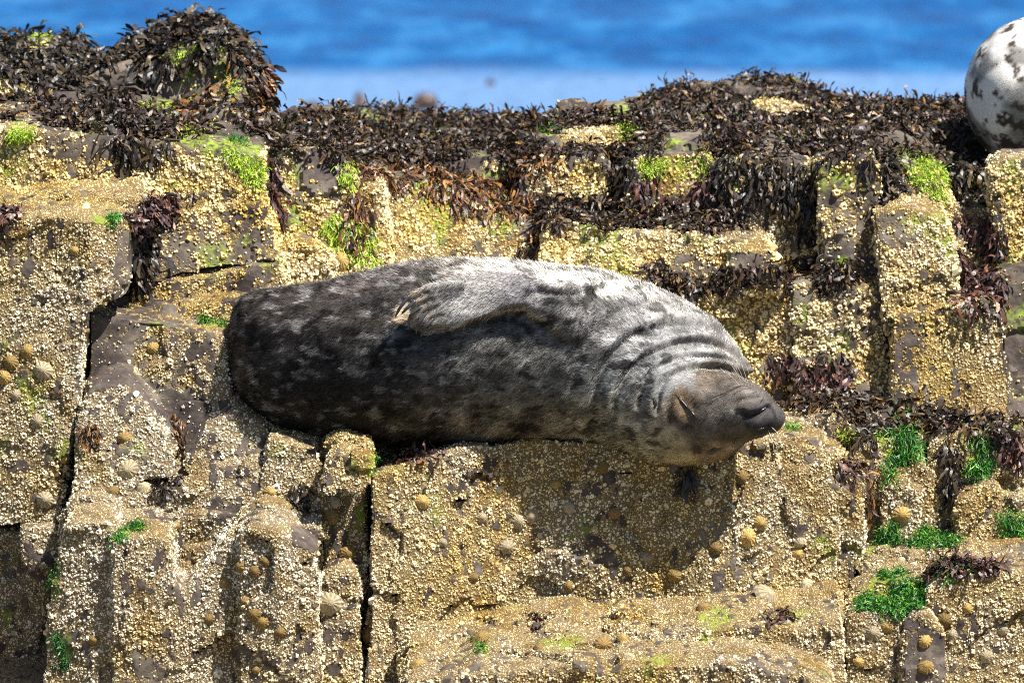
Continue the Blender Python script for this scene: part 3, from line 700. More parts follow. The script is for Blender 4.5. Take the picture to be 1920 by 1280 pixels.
# ------------------------------------------------------------------ fronds (wrack and algae)
PAL = {
    'dark': ([(0.016, 0.012, 0.009), (0.030, 0.020, 0.011), (0.055, 0.036, 0.014), (0.012, 0.011, 0.012)], [.4, .3, .15, .15]),
    'mixed': ([(0.018, 0.013, 0.010), (0.035, 0.022, 0.012), (0.075, 0.042, 0.014), (0.045, 0.022, 0.020), (0.13, 0.075, 0.02)], [.42, .28, .14, .12, .04]),
    'amber': ([(0.030, 0.018, 0.010), (0.10, 0.045, 0.014), (0.21, 0.095, 0.022), (0.07, 0.032, 0.02)], [.3, .3, .2, .2]),
    'red': ([(0.026, 0.014, 0.013), (0.055, 0.024, 0.02), (0.11, 0.045, 0.026), (0.035, 0.02, 0.022)], [.3, .3, .2, .2]),
    'green': ([(0.02, 0.11, 0.008), (0.045, 0.19, 0.012), (0.008, 0.05, 0.009), (0.12, 0.25, 0.02)], [.35, .25, .28, .12]),
    'lime': ([(0.22, 0.36, 0.02), (0.32, 0.42, 0.03), (0.12, 0.24, 0.015), (0.36, 0.38, 0.06)], [.35, .3, .2, .15]),
    'deep': ([(0.012, 0.06, 0.010), (0.02, 0.11, 0.014), (0.01, 0.035, 0.008)], [.4, .35, .25]),
}


def fronds(name, R, N, w, mat, parent=None, seg=5, JIT=0.5, **props):
    """ribbon fronds growing from roots R (normals N); they sag with gravity and rest on the rock"""
    n = len(R); t, bt = tangent_frame(N); ang = rng.random(n) * 6.283
    tan = t * np.cos(ang)[:, None] + bt * np.sin(ang)[:, None]
    down = np.array([0, 0, -1.0]); dt = down - (N @ down)[:, None] * N
    D = N * w['lift'] * rng.uniform(0.3, 1.2, n)[:, None] + tan * (1.05 - 0.75 * w['droop']) + dt * w['droop'] * 1.2 + np.array([0, -0.25, 0])
    D /= np.linalg.norm(D, axis=1)[:, None]
    L = w['L'] * rng.uniform(0.55, 1.35, n); st = L / seg
    wid = w['w'] * rng.uniform(0.6, 1.3, n)
    pts = [R - N * 0.003]; P = R + N * 0.003; nrm = [N.copy()]; curN = N.copy()
    for k in range(seg):
        D = D + down * (0.5 * w['droop'] + 0.08) + JIT * rng.normal(size=(n, 3)); D /= np.linalg.norm(D, axis=1)[:, None]
        P = P + D * st[:, None]
        for i in range(n):
            co, no, _, ds = BVH.find_nearest(Vector(P[i]), 0.05)
            if co is not None:
                no = np.array(no); s = (P[i] - np.array(co)) @ no
                m = 0.004 + 0.010 * w['lift'] * (i % 7) / 7
                if s < m: P[i] = P[i] + no * (m - s)
                curN[i] = 0.6 * curN[i] + 0.4 * no
        pts.append(P.copy()); nrm.append(curN.copy())
    pts = np.stack(pts, 1)                                   # n, seg+1, 3
    tang = np.gradient(pts, axis=1); tang /= np.linalg.norm(tang, axis=2, keepdims=True) + 1e-9
    nr = np.stack(nrm, 1) + 0.6 * rng.normal(size=(n, 1, 3)) + 0.25 * rng.normal(size=(n, seg + 1, 3))
    side = np.cross(tang, nr); side /= np.linalg.norm(side, axis=2, keepdims=True) + 1e-9
    prof = np.interp(np.linspace(0, 1, seg + 1), [0, 0.3, 0.7, 0.9, 1], [0.25, 0.55, 1.0, 0.95, 0.3])
    wave = rng.uniform(0.7, 1.25, (n, seg + 1))
    half = side * (wid[:, None] * 0.5 * prof[None] * wave)[..., None]
    V = np.stack([pts - half, pts + half], 2).reshape(n, -1, 3)
    q = np.array([[2 * k, 2 * k + 1, 2 * k + 3, 2 * k + 2] for k in range(seg)])
    m = 2 * (seg + 1)
    loops = (q[None] + (np.arange(n) * m)[:, None, None]).ravel()
    cols, pw = PAL[w['pal']]; cols = np.array(cols)
    c = cols[rng.choice(len(cols), n, p=pw)] * rng.uniform(0.65, 1.5, n)[:, None] * (1.1 if mat is M_WEED else 1.0)
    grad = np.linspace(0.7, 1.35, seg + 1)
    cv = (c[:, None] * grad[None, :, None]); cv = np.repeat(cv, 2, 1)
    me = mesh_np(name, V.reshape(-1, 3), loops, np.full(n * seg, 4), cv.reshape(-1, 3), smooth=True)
    return link(name, me, mat, parent, **props)


def plant_all():
    def roots(poly, n):
        s = np.nonzero(in_poly(SX, SY, poly) & (SN_[:, 2] > -0.3) & ~((exposed(SX, SY)) if n > 900 else np.zeros(len(SX), bool)))[0]
        if len(s) == 0: return None
        if len(s) > 6 * n: s = rng.choice(s, 6 * n, replace=False)
        if n > 260: s = s[fbm(SP_[s] * 9 + 40, 2) > -0.16]
        s = s[visible(SP_[s], SN_[s])]
        if len(s) == 0: return None
        s = s[np.abs(SP_[s, 1] - np.median(SP_[s, 1])) < (0.07 if n < 420 else 0.16 if n < 1200 else 9)]
        k = s if len(s) == n else rng.choice(s, n, replace=len(s) < n)
        j = rng.normal(size=(n, 3)) * 0.006
        return SP_[k] + j, SN_[k]
    for w in WEED:
        rr = roots(w['poly'], w['n'])
        if rr is None: print('NO ROOTS', w['label']); continue
        if w['label'] is None:
            fronds('wrack_carpet', rr[0], rr[1], w, M_WEED, kind='stuff', category='seaweed', label='dense carpet of brown black wrack over the ' + ('left part of the rear platform' if w['poly'][0, 0] < 900 else 'long mound before the sea'))
        else:
            fronds('seaweed_clump', rr[0], rr[1], w, M_WEED, label=w['label'], category='seaweed', group='brown seaweed clumps on the rocks')
    for g in GREEN:
        rr = roots(g['poly'], g['n'])
        if rr is None: print('NO ROOTS', g['label']); continue
        fronds('green_algae', rr[0], rr[1], g, M_GREEN, seg=4, JIT=0.75, label=g['label'], category='algae', group='green algae patches on the rocks')


plant_all()

# ------------------------------------------------------------------ limpets
def limpet_mesh(variant):
    R = random.Random(variant); S = 26; rings = [(1.0, 0.0), (0.82, 0.30), (0.55, 0.62), (0.25, 0.92), (0.0, 1.0)]
    V = []; C = []; apx = R.uniform(-0.15, 0.15)
    for ri, (rr, hh) in enumerate(rings):
        if rr == 0: V.append((apx, 0, hh * 0.62)); C.append((0.9, 0.85, 0.7)); continue
        for i in range(S):
            a = i / S * 2 * math.pi; k = 1 + (0.08 if i % 2 else -0.06) * (1 if ri < 3 else 0.4) * R.uniform(0.2, 1.4) + R.uniform(-.05, .05)
            x = rr * math.cos(a) * k * 1.08 + apx * hh; y = rr * math.sin(a) * k * 0.95
            V.append((x, y, hh * 0.62 - (0.08 if ri == 0 else 0)))
            s = 0.55 if i % 2 else 1.0; C.append((s, s * R.uniform(.9, 1), s * R.uniform(.85, 1)))
    F = []
    for ri in range(3):
        for i in range(S):
            j = (i + 1) % S; F.append((ri * S + i, ri * S + j, (ri + 1) * S + j, (ri + 1) * S + i))
    ap = len(V) - 1
    for i in range(S): F.append((3 * S + i, 3 * S + (i + 1) % S, ap))
    return np.array(V), F, np.array(C)


LIMPETS = [(82,694,16),(52,659,12),(20,679,13),(8,707,12),(70,789,11),(86,936,15),(235,822,13),(210,922,12),(272,916,14),(240,880,17),(287,652,10),
 (622,968,14),(507,922,10),(629,942,9),(652,1037,14),(618,1130,21),(497,1052,9),(478,1071,10),(450,1062,10),(422,1092,9),(460,1126,8),(476,1150,13),(491,1165,12),(392,1160,9),
 (175,1199,9),(525,1185,9),(481,1254,8),(692,1190,13),(903,1200,19),(785,1247,14),(792,940,12),(904,970,9),(887,1082,9),(830,1017,8),(695,1121,9),(950,1025,13),(330,985,8),
 (1132,876,12),(1042,907,9),(996,967,12),(1067,952,10),(972,977,12),(1152,962,10),(1210,1045,14),(1177,1070,9),(1265,1077,12),(1067,1099,10),(1392,895,12),(1425,980,12),(1402,1007,15),
 (1341,1027,12),(1499,1017,10),(1495,1037,10),(1511,1096,12),(1436,1117,22),(1320,1140,12),(1690,965,16),(1637,1186,13),(1664,1175,10),(1734,1202,11),(1736,1250,13),(1610,1240,8),
 (1770,1162,13),(1785,1190,10),(1130,1207,14),(1167,1197,10),(1180,1232,10),(1010,1215,9),(1815,1140,9),(1850,1230,11),(1880,1180,9),(1690,1050,7),(640,490,16),(160,620,9),(140,470,8),(30,740,9),(120,860,8)]


LANDMARKS = [(1290,880,'just under the seal chin'),(1130,870,'on the ledge face close under the seal shoulder'),(1045,905,'in a bare spot of the ledge face under the seal'),(990,970,'on the shaded middle of the ledge face'),
 (1210,1045,'low in the shaded part of the ledge face'),(1400,990,'on the ledge face below the seal nose'),(1498,1027,'in the bare patch of the ledge face near its right corner'),(1436,1117,'beside the purple brown tuft on the front slab'),
 (1511,1096,'low on the ledge face near its right corner'),(1330,1035,'on the ledge face beside the edge of the seal shadow'),(1320,1140,'at the foot of the ledge face above the front slab'),(1067,1099,'low on the ledge face below its shaded hollow'),
 (792,940,'with a brown frond on the sunny left of the ledge face'),(900,970,'on the sunny ledge face below the seal belly'),(830,1017,'in the middle of the sunny ledge face'),(900,1085,'low on the sunny ledge face'),
 (903,1200,'with a green tuft at the foot of the ledge face'),(785,1247,'at the bottom left of the ledge face above the slab'),(692,1121,'on the left edge of the ledge face'),(692,1190,'at the lower left edge of the ledge face'),
 (1130,1207,'on the front edge strip of the low slab'),(1180,1232,'on the low front slab below the seal shadow'),(1010,1215,'on the low slab beside the single brown tuft'),
 (622,960,'near the top of the narrow post'),(652,1037,'halfway up the narrow post'),(618,1130,'on the bare lower part of the narrow post'),(507,922,'on the post beside the black tuft'),
 (497,1052,'near the rim of the scooped column'),(450,1062,'beside the scoop of the column'),(422,1092,'right of the scoop of the column'),(480,1150,'in the cluster low on the scooped column'),(392,1160,'below the scoop of the column'),(175,1199,'at the left side of the scooped column'),(525,1185,'at the right side of the scooped column'),(481,1254,'near the foot of the scooped column'),(330,985,'on the flat top behind the scoop'),
 (82,694,'in the cluster on the tall rock by the long crack'),(20,690,'in the cluster on the tall rock away from the crack'),(70,789,'on the tall rock below the limpet cluster'),(86,936,'near the foot of the tall rock'),(150,500,'high on the tall rock'),(160,620,'on the tall rock beside the crack top'),
 (235,822,'in the middle of the hollow seat rock'),(210,922,'on the front edge of the hollow seat rock'),(272,916,'in the dip under the seat rock'),(287,652,'on the dark slab beside the seal rump'),
 (1690,965,'on the mossy wall beside a green tuft'),(1690,1050,'on the flat slab near the green mat'),(1637,1186,'on the corner rock under the big green mat'),(1735,1225,'on the bare middle corner rock'),(1610,1240,'low beside the ledge on the corner rock'),(1775,1170,'on the right corner rock beside its bare patch'),(1860,1200,'far along the right corner rock'),(640,490,'on the streaked rock behind the seal rump')]


def limpet_label(x, y, r, colour):
    i = min(range(len(LANDMARKS)), key=lambda k: (LANDMARKS[k][0] - x) ** 2 + (LANDMARKS[k][1] - y) ** 2)
    size = 'tiny' if r < 9 else 'small' if r < 11 else 'medium' if r < 14 else 'large' if r < 18 else 'very large'
    return f'{size} {colour} limpet {LANDMARKS[i][2]}'


def build_limpets():
    for i, (x, y, r) in enumerate(LIMPETS):
        d = W(x, y, 0.0) - CAM; d /= np.linalg.norm(d)
        h = BVH.ray_cast(Vector(CAM), Vector(d), 40)
        if h[0] is None: continue
        p = np.array(h[0]); no = np.array(h[1]); no = no * 0.6 - d * 0.4; no /= np.linalg.norm(no)
        V, F, C = limpet_mesh(i % 6)
        s = r * MPP * 1.12
        t, bt = tangent_frame(no[None]); a = rng.random() * 6.28
        tx = t[0] * math.cos(a) + bt[0] * math.sin(a); ty = np.cross(no, tx)
        M = np.stack([tx, ty, no], 0) * s
        ci = int(rng.choice(3, p=[.4, .35, .25]))
        if x < 600 and y > 985: ci = 2
        base = [np.array([0.66, 0.47, 0.16]), np.array([0.60, 0.52, 0.34]), np.array([0.36, 0.25, 0.09])][ci]
        me = mesh_np('limpet', V @ M, [v for f in F for v in f], [len(f) for f in F], C * base * rng.uniform(.5, 0.85), smooth=False)
        o = link('limpet', me, M_LIMP, label=limpet_label(x, y, r, ['ochre', 'cream', 'brown'][ci]), category='limpet', group='limpets on the barnacled rocks')
        o.location = p + no * 0.002


build_limpets()

# ------------------------------------------------------------------ seals
def tube(stations, S=40, expo=2.0):
    """closed tube through stations (centre, axis_a*ra, axis_b*rb) -> raw verts/faces"""
    V = []; F = []; n = len(stations)
    for c, A, Bx in stations:
        for i in range(S):
            a = 2 * math.pi * i / S; ca, sa = math.cos(a), math.sin(a)
            ca = math.copysign(abs(ca) ** (2 / expo), ca); sa = math.copysign(abs(sa) ** (2 / expo), sa)
            V.append(np.asarray(c) + np.asarray(A) * ca + np.asarray(Bx) * sa)
    for k in range(n - 1):
        for i in range(S):
            j = (i + 1) % S; F.append((k * S + i, k * S + j, (k + 1) * S + j, (k + 1) * S + i))
    F.append(tuple(range(S))[::-1]); F.append(tuple((n - 1) * S + i for i in range(S)))
    return np.array(V), F


def axis_tube(pts, S=28):
    """tube along points (x,y,z,ra,rb,(side axis)) with round ends; ra in the given side axis"""
    pts = [dict(c=np.array(p[0], float), ra=p[1], rb=p[2], a=np.array(p[3], float)) for p in pts]
    C = np.stack([p['c'] for p in pts]); T = np.gradient(C, axis=0); T /= np.linalg.norm(T, axis=1)[:, None]
    st = []
    for k, p in enumerate(pts):
        a = p['a'] - (p['a'] @ T[k]) * T[k]; a /= np.linalg.norm(a); b = np.cross(T[k], a)
        st.append((p['c'], a * p['ra'], b * p['rb']))
    def cap(k, sgn):
        out = []
        c, a, b = st[k]; r = min(np.linalg.norm(a), np.linalg.norm(b)) * 0.9
        for f in (0.5, 0.85, 0.98):
            s = math.sqrt(1 - f * f); out.append((c + sgn * T[k] * r * f, a * s, b * s))
        return out
    return tube(cap(0, -1)[::-1] + st + cap(-1, 1), S)


def join_raw(parts):
    V = []; F = []; o = 0
    for v, f in parts:
        V.append(v); F += [tuple(i + o for i in t) for t in f]; o += len(v)
    me = bpy.data.meshes.new('raw'); me.from_pydata(np.vstack(V).tolist(), [], F); me.update()
    return me


def resample(pts, m):
    pts = np.array(pts, float); d = np.r_[0, np.cumsum(np.linalg.norm(np.diff(pts[:, :2], axis=0), axis=1))]
    s = np.linspace(0, d[-1], m); return np.stack([np.interp(s, d, pts[:, k]) for k in range(pts.shape[1])], 1)


def seg_dist(x, y, poly):
    """distance from pixels to a polyline and the signed side"""
    best = np.full(len(x), 1e9); side = np.zeros(len(x)); poly = np.array(poly, float)
    for (x0, y0), (x1, y1) in zip(poly[:-1], poly[1:]):
        dx, dy = x1 - x0, y1 - y0; L2 = dx * dx + dy * dy
        t = np.clip(((x - x0) * dx + (y - y0) * dy) / L2, 0, 1)
        ex, ey = x - (x0 + t * dx), y - (y0 + t * dy); d = np.hypot(ex, ey)
        s = d < best; best[s] = d[s]; side[s] = np.sign(dx * ey - dy * ex)[s]
    return best, side


def smooth_poly(p, m=40):
    p = np.array(p, float); t = np.arange(len(p)); s = np.linspace(0, len(p) - 1, m)
    # Catmull-Rom
    out = []
    for u in s:
        i = min(int(u), len(p) - 2); f = u - i
        p0 = p[max(i - 1, 0)]; p1 = p[i]; p2 = p[i + 1]; p3 = p[min(i + 2, len(p) - 1)]
        out.append(0.5 * ((2 * p1) + (-p0 + p2) * f + (2 * p0 - 5 * p1 + 4 * p2 - p3) * f * f + (-p0 + 3 * p1 - 3 * p2 + p3) * f ** 3))
    return np.array(out)


TOP = smooth_poly([(429,662),(433,610),(446,572),(468,548),(500,538),(545,536),(600,530),(660,514),(740,499),(830,489),(900,486),(980,490),(1060,500),(1120,507),(1200,530),(1260,551),(1320,586),(1368,630),(1396,672),(1406,705)], 200)
BOT = smooth_poly([(429,662),(434,710),(450,748),(480,784),(525,813),(580,828),(700,835),(850,834),(1000,829),(1070,832),(1130,842),(1200,852),(1260,850),(1320,830),(1370,790),(1398,740),(1406,705)], 200)


def build_grey_seal():
    parts = []
    xs = 429.5 + (1405.5 - 429.5) * (0.5 - 0.5 * np.cos(np.linspace(0, math.pi, 90)))
    st = []
    for x in xs:
        top = np.interp(x, TOP[:, 0], TOP[:, 1]); bot = np.interp(x, BOT[:, 0], BOT[:, 1])
        r = max((bot - top) / 2, 2) * MPP; ry = 0.97 * r
        yc = np.interp(x, [429, 520, 640, 1150, 1300, 1405], [0.07, 0.03, 0.0, 0.0, 0.02, 0.03])
        a = math.sqrt(max(r * r - (ry * SP) ** 2, 1e-8)) / CP
        c = W(x, (top + bot) / 2, yc)
        st.append((c, np.array([0, ry, 0]), np.array([0, 0, a])))
    parts.append(tube(st, 64, 2.12))
    # neck and head: turned towards the camera
    hd = [(1120,690,-0.03,140,0.17),(1185,722,-0.075,132,0.155),(1240,758,-0.125,112,0.132),(1290,782,-0.175,92,0.108),(1335,778,-0.21,86,0.094),(1375,770,-0.24,70,0.076),(1405,772,-0.262,55,0.060),(1432,780,-0.28,41,0.046),(1448,784,-0.288,28,0.033)]
    hp = resample([(a, b, c, d, e) for a, b, c, d, e in hd], 26)
    parts.append(axis_tube([(W(p[0], p[1], p[2]), p[3] * MPP, p[4], (0, 0, 1)) for p in hp], 40))
    # fore flipper lying along the flank
    fl = [(1085,590,-0.135,70,0.05),(1040,560,-0.165,52,0.042),(985,548,-0.178,42,0.034),(930,550,-0.186,44,0.027),(880,560,-0.196,48,0.022),(835,572,-0.206,46,0.019),(800,578,-0.212,38,0.015),(778,578,-0.214,26,0.012)]
    fp = resample(fl, 22)
    wa = np.array([0, 0.42, 0.9])
    parts.append(axis_tube([(W(p[0], p[1], p[2]), p[3] * MPP, p[4], wa) for p in fp], 28))
    digits = [((868,532),(800,540),(762,560)), ((860,545),(806,555),(776,568)), ((858,558),(815,568),(790,580)), ((860,572),(825,582),(802,594)), ((870,590),(835,600),(812,608))]
    for (a, b, c) in digits:
        dp = resample([(*a, -0.208, 9), (*b, -0.222, 9.5), (*c, -0.226, 8)], 8)
        parts.append(axis_tube([(W(p[0], p[1], p[2]), p[3] * MPP, p[3] * MPP * 0.8, wa) for p in dp], 14))
    # hind flippers folded behind the rump
    for dz in (0, 26):
        hf = resample([(470,650 + dz,0.12,40,0.05),(540,632 + dz,0.20,34,0.035),(610,626 + dz,0.235,44,0.022),(680,624 + dz,0.25,30,0.015)], 12)
        parts.append(axis_tube([(W(p[0], p[1], p[2]), p[3] * MPP, p[4], (0, 0, 1)) for p in hf], 20))
    me = remesh_all([join_raw(parts)], [0.005])[0]
    V, T, N = mesh_arrays(me)
    V = smooth_verts(me, V, 5, 0.5)
    x, y = PX(V)
    # keep the flipper crisp: extra smoothing only on trunk
    me.vertices.foreach_set('co', np.ascontiguousarray(V, np.float32).ravel()); me.update(); V, T, N = mesh_arrays(me); x, y = PX(V)
    front = sstep(0.25, -0.05, N[:, 1]) * (V[:, 1] < 0.12)
    flip = in_poly(x, y, [(735,600),(760,545),(830,515),(960,510),(1010,540),(930,575),(880,600),(830,630),(780,630)]) & (V[:, 1] < -0.14)
    disp = np.zeros(len(V))
    def groove(poly, wpx, depth, ridge=0.6, off=1.8, msk=1.0):
        d, s = seg_dist(x, y, smooth_poly(poly, 24))
        nonlocal disp
        disp += front * msk * (-depth * np.exp(-(d / wpx) ** 2) + ridge * depth * np.exp(-((d - off * wpx) / (1.3 * wpx)) ** 2) * (s < 0))
    nf = 1.0 - flip
    # neck folds, curling round behind the head
    groove([(1150,800),(1160,730),(1195,680),(1250,650),(1310,640),(1365,655),(1398,690)], 6, 0.010, 0.8)
    groove([(1110,800),(1118,720),(1150,660),(1205,622),(1280,606),(1345,622),(1392,664)], 8, 0.010, 0.8)
    groove([(1195,760),(1215,705),(1262,676),(1320,668),(1372,680),(1400,702)], 5, 0.008, 0.8)
    groove([(1075,800),(1078,700),(1110,630),(1170,585),(1250,572)], 12, 0.005, 0.5)
    groove([(1230,770),(1240,720),(1275,696),(1310,690),(1360,690),(1404,706)], 5, 0.010, 0.7)
    # flipper root, flank dents, rump creases
    groove([(870,612),(905,605),(945,590),(985,585)], 9, 0.010, 0.5, msk=nf)
    groove([(1010,545),(1060,550),(1120,548),(1190,560)], 9, 0.008, 0.7)
    groove([(470,600),(500,570),(545,552),(600,543)], 5, 0.005, 0.7)
    groove([(460,625),(500,585),(550,562),(615,548)], 5, 0.004, 0.7)
    groove([(452,655),(490,602),(545,574),(620,558)], 5, 0.003, 0.6)
    disp += 0.006 * fbm(V * 6 + 4, 3) * (1 - flip) * (x < 1240) + 0.0018 * fbm(V * 26, 2) * (1 - flip)
    # spaces between the toes
    for a, b in zip(digits[:-1], digits[1:]):
        groove([((a[i][0] + b[i][0]) / 2, (a[i][1] + b[i][1]) / 2) for i in (1, 2)], 3.2, 0.0065, 0, msk=flip)
    # face: eye sockets, brow, muzzle, nostrils, mouth
    def bump(cx, cy, rx, ry_, h, ang=0):
        nonlocal disp
        ca, sa = math.cos(ang), math.sin(ang); u = (x - cx) * ca + (y - cy) * sa; v = -(x - cx) * sa + (y - cy) * ca
        disp += front * h * np.exp(-(u / rx) ** 2 - (v / ry_) ** 2)
    bump(1283, 760, 26, 17, -0.007, 0.85); bump(1270, 758, 9, 26, 0.005, 0.1); bump(1296, 772, 16, 6, 0.004, 0.85)
    bump(1337, 845, 22, 12, -0.006, -0.3); bump(1322, 832, 14, 8, 0.004, 0.3)
    bump(1395, 738, 26, 16, 0.008, 0.5); bump(1415, 800, 26, 13, 0.007, -0.3)      # whisker pads
    bump(1340, 740, 30, 14, 0.003, 0.0); bump(1345, 800, 60, 26, 0.004, -0.1)      # bridge of the snout
    bump(1418, 766, 20, 7, 0.006, -0.15); bump(1420, 790, 20, 12, 0.006, -0.5)
    groove([(1392,772),(1408,778),(1424,773),(1438,763)], 4, 0.011, 0.5)
    groove([(1445,765),(1450,782),(1442,800),(1428,812)], 3, 0.006, 0.3)
    groove([(1376,768),(1386,752),(1410,748),(1430,744)], 4, 0.004, 0.3)
    groove([(1296,690),(1325,683),(1365,688)], 3.5, 0.006, 0.6)
    V = V + N * disp[:, None]
    # rest on the ledge
    me.vertices.foreach_set('co', np.ascontiguousarray(V, np.float32).ravel()); me.update()
    V = smooth_verts(me, V, 1, 0.35)
    me.vertices.foreach_set('co', np.ascontiguousarray(V, np.float32).ravel()); me.update()
    return me, digits


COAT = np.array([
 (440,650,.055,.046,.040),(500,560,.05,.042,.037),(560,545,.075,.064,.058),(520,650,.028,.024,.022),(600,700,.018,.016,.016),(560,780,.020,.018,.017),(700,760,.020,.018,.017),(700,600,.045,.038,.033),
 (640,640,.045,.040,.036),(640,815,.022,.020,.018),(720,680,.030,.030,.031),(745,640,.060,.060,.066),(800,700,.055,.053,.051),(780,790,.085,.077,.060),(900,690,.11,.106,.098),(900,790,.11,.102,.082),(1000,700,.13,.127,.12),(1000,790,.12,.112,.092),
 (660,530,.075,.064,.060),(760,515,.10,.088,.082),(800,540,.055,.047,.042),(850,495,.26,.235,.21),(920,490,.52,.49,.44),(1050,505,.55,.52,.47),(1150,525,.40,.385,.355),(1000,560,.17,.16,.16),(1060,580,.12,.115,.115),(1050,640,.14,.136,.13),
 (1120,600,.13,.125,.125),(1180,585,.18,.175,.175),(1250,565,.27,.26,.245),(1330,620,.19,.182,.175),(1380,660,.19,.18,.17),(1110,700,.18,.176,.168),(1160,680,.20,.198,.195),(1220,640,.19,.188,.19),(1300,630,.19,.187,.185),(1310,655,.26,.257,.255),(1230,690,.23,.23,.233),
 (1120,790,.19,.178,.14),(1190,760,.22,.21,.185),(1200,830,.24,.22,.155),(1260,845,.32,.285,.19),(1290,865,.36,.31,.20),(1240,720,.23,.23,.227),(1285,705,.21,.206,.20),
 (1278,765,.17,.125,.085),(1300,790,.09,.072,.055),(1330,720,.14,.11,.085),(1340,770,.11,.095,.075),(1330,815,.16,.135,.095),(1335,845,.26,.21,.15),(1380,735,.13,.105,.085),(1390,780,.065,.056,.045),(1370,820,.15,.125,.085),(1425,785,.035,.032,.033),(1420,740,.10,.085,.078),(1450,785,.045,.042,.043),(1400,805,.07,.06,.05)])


def coat_fn(V, N):
    x, y = PX(V)
    wsum = 0; c = 0
    for r in COAT:
        d2 = (x - r[0]) ** 2 + (y - r[1]) ** 2; w = 1.0 / (d2 + 120.0) ** 2.2
        wsum = wsum + w; c = c + w[:, None] * np.log(r[2:5])[None]
    c = np.exp(c / wsum[:, None])
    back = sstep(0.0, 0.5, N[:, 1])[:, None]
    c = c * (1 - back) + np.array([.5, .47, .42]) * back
    flip = in_poly(x, y, [(738,600),(745,575),(772,548),(830,518),(880,508),(960,510),(1015,535),(1000,570),(930,580),(885,598),(850,620),(800,628),(770,612)]) & (V[:, 1] < -0.15) & (N[:, 1] < 0.4)
    fc = np.array([.33, .315, .30]) + 0 * c
    tan = (sstep(842, 775, x + 0.25 * (620 - y)))[:, None]
    fc = fc * (1 - tan) + np.array([.52, .41, .29]) * tan
    grey = sstep(905, 960, x)[:, None]; fc = fc * (1 - grey) + np.array([.20, .19, .195]) * grey
    c = np.where(flip[:, None], fc, c)
    # face: dark muzzle, brown lids with a darker surround, pale ring of the lower eye
    def patch(cx, cy, rx, ry_, ang, colr, k):
        nonlocal c
        ca, sa = math.cos(ang), math.sin(ang); u = (x - cx) * ca + (y - cy) * sa; v = -(x - cx) * sa + (y - cy) * ca
        q = (u / rx) ** 2 + (v / ry_) ** 2 + 0.35 * fbm(V * 40, 2); m_ = (k * sstep(1.25, 0.6, q) * (N[:, 1] < 0.3))[:, None]
        c = c * (1 - m_) + np.array(colr) * m_
    patch(1385, 770, 78, 62, -0.05, (.092, .080, .070), 0.75)
    patch(1345, 712, 50, 18, 0.1, (.10, .078, .060), 0.5)
    patch(1425, 785, 34, 30, 0, (.030, .028, .030), 0.9)
    patch(1284, 768, 25, 42, -0.25, (.055, .040, .030), 0.75)
    patch(1281, 760, 18, 34, -0.2, (.20, .135, .08), 0.9)
    patch(1340, 846, 36, 17, -0.35, (.27, .20, .145), 0.85)
    patch(1308, 842, 12, 9, 0, (.05, .035, .028), 0.8)
    # mottling: flowing along the body
    S = np.array([14.0, 18.0, 22.0])
    m = fbm(V * S + 8, 4, 0.6)
    c = c * np.exp(1.15 * m * np.where(flip, 0.4, np.where(x > 1230, 0.6, 1.0)))[:, None]
    sp = np.maximum(sstep(0.34, 0.46, fbm(V * np.array([19, 24, 28.0]) + 60, 2)), 0.8 * sstep(0.36, 0.46, fbm(V * np.array([38, 44, 50.0]) + 30, 2))) * (~flip) * np.where(x > 1260, 0.45, 1) * (N[:, 1] < 0.4)
    c = c * (1 - 0.78 * sp)[:, None]
    # light flecks on the black rump
    fk = sstep(0.24, 0.46, fbm(V * np.array([24, 34, 40.0]) + 90, 3)) * sstep(980, 820, x)
    c = c + (0.15 * fk)[:, None] * np.array([1, .97, .95])
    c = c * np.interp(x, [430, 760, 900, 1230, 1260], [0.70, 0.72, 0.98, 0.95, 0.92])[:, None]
    return np.clip(c, 0.008, 0.85)


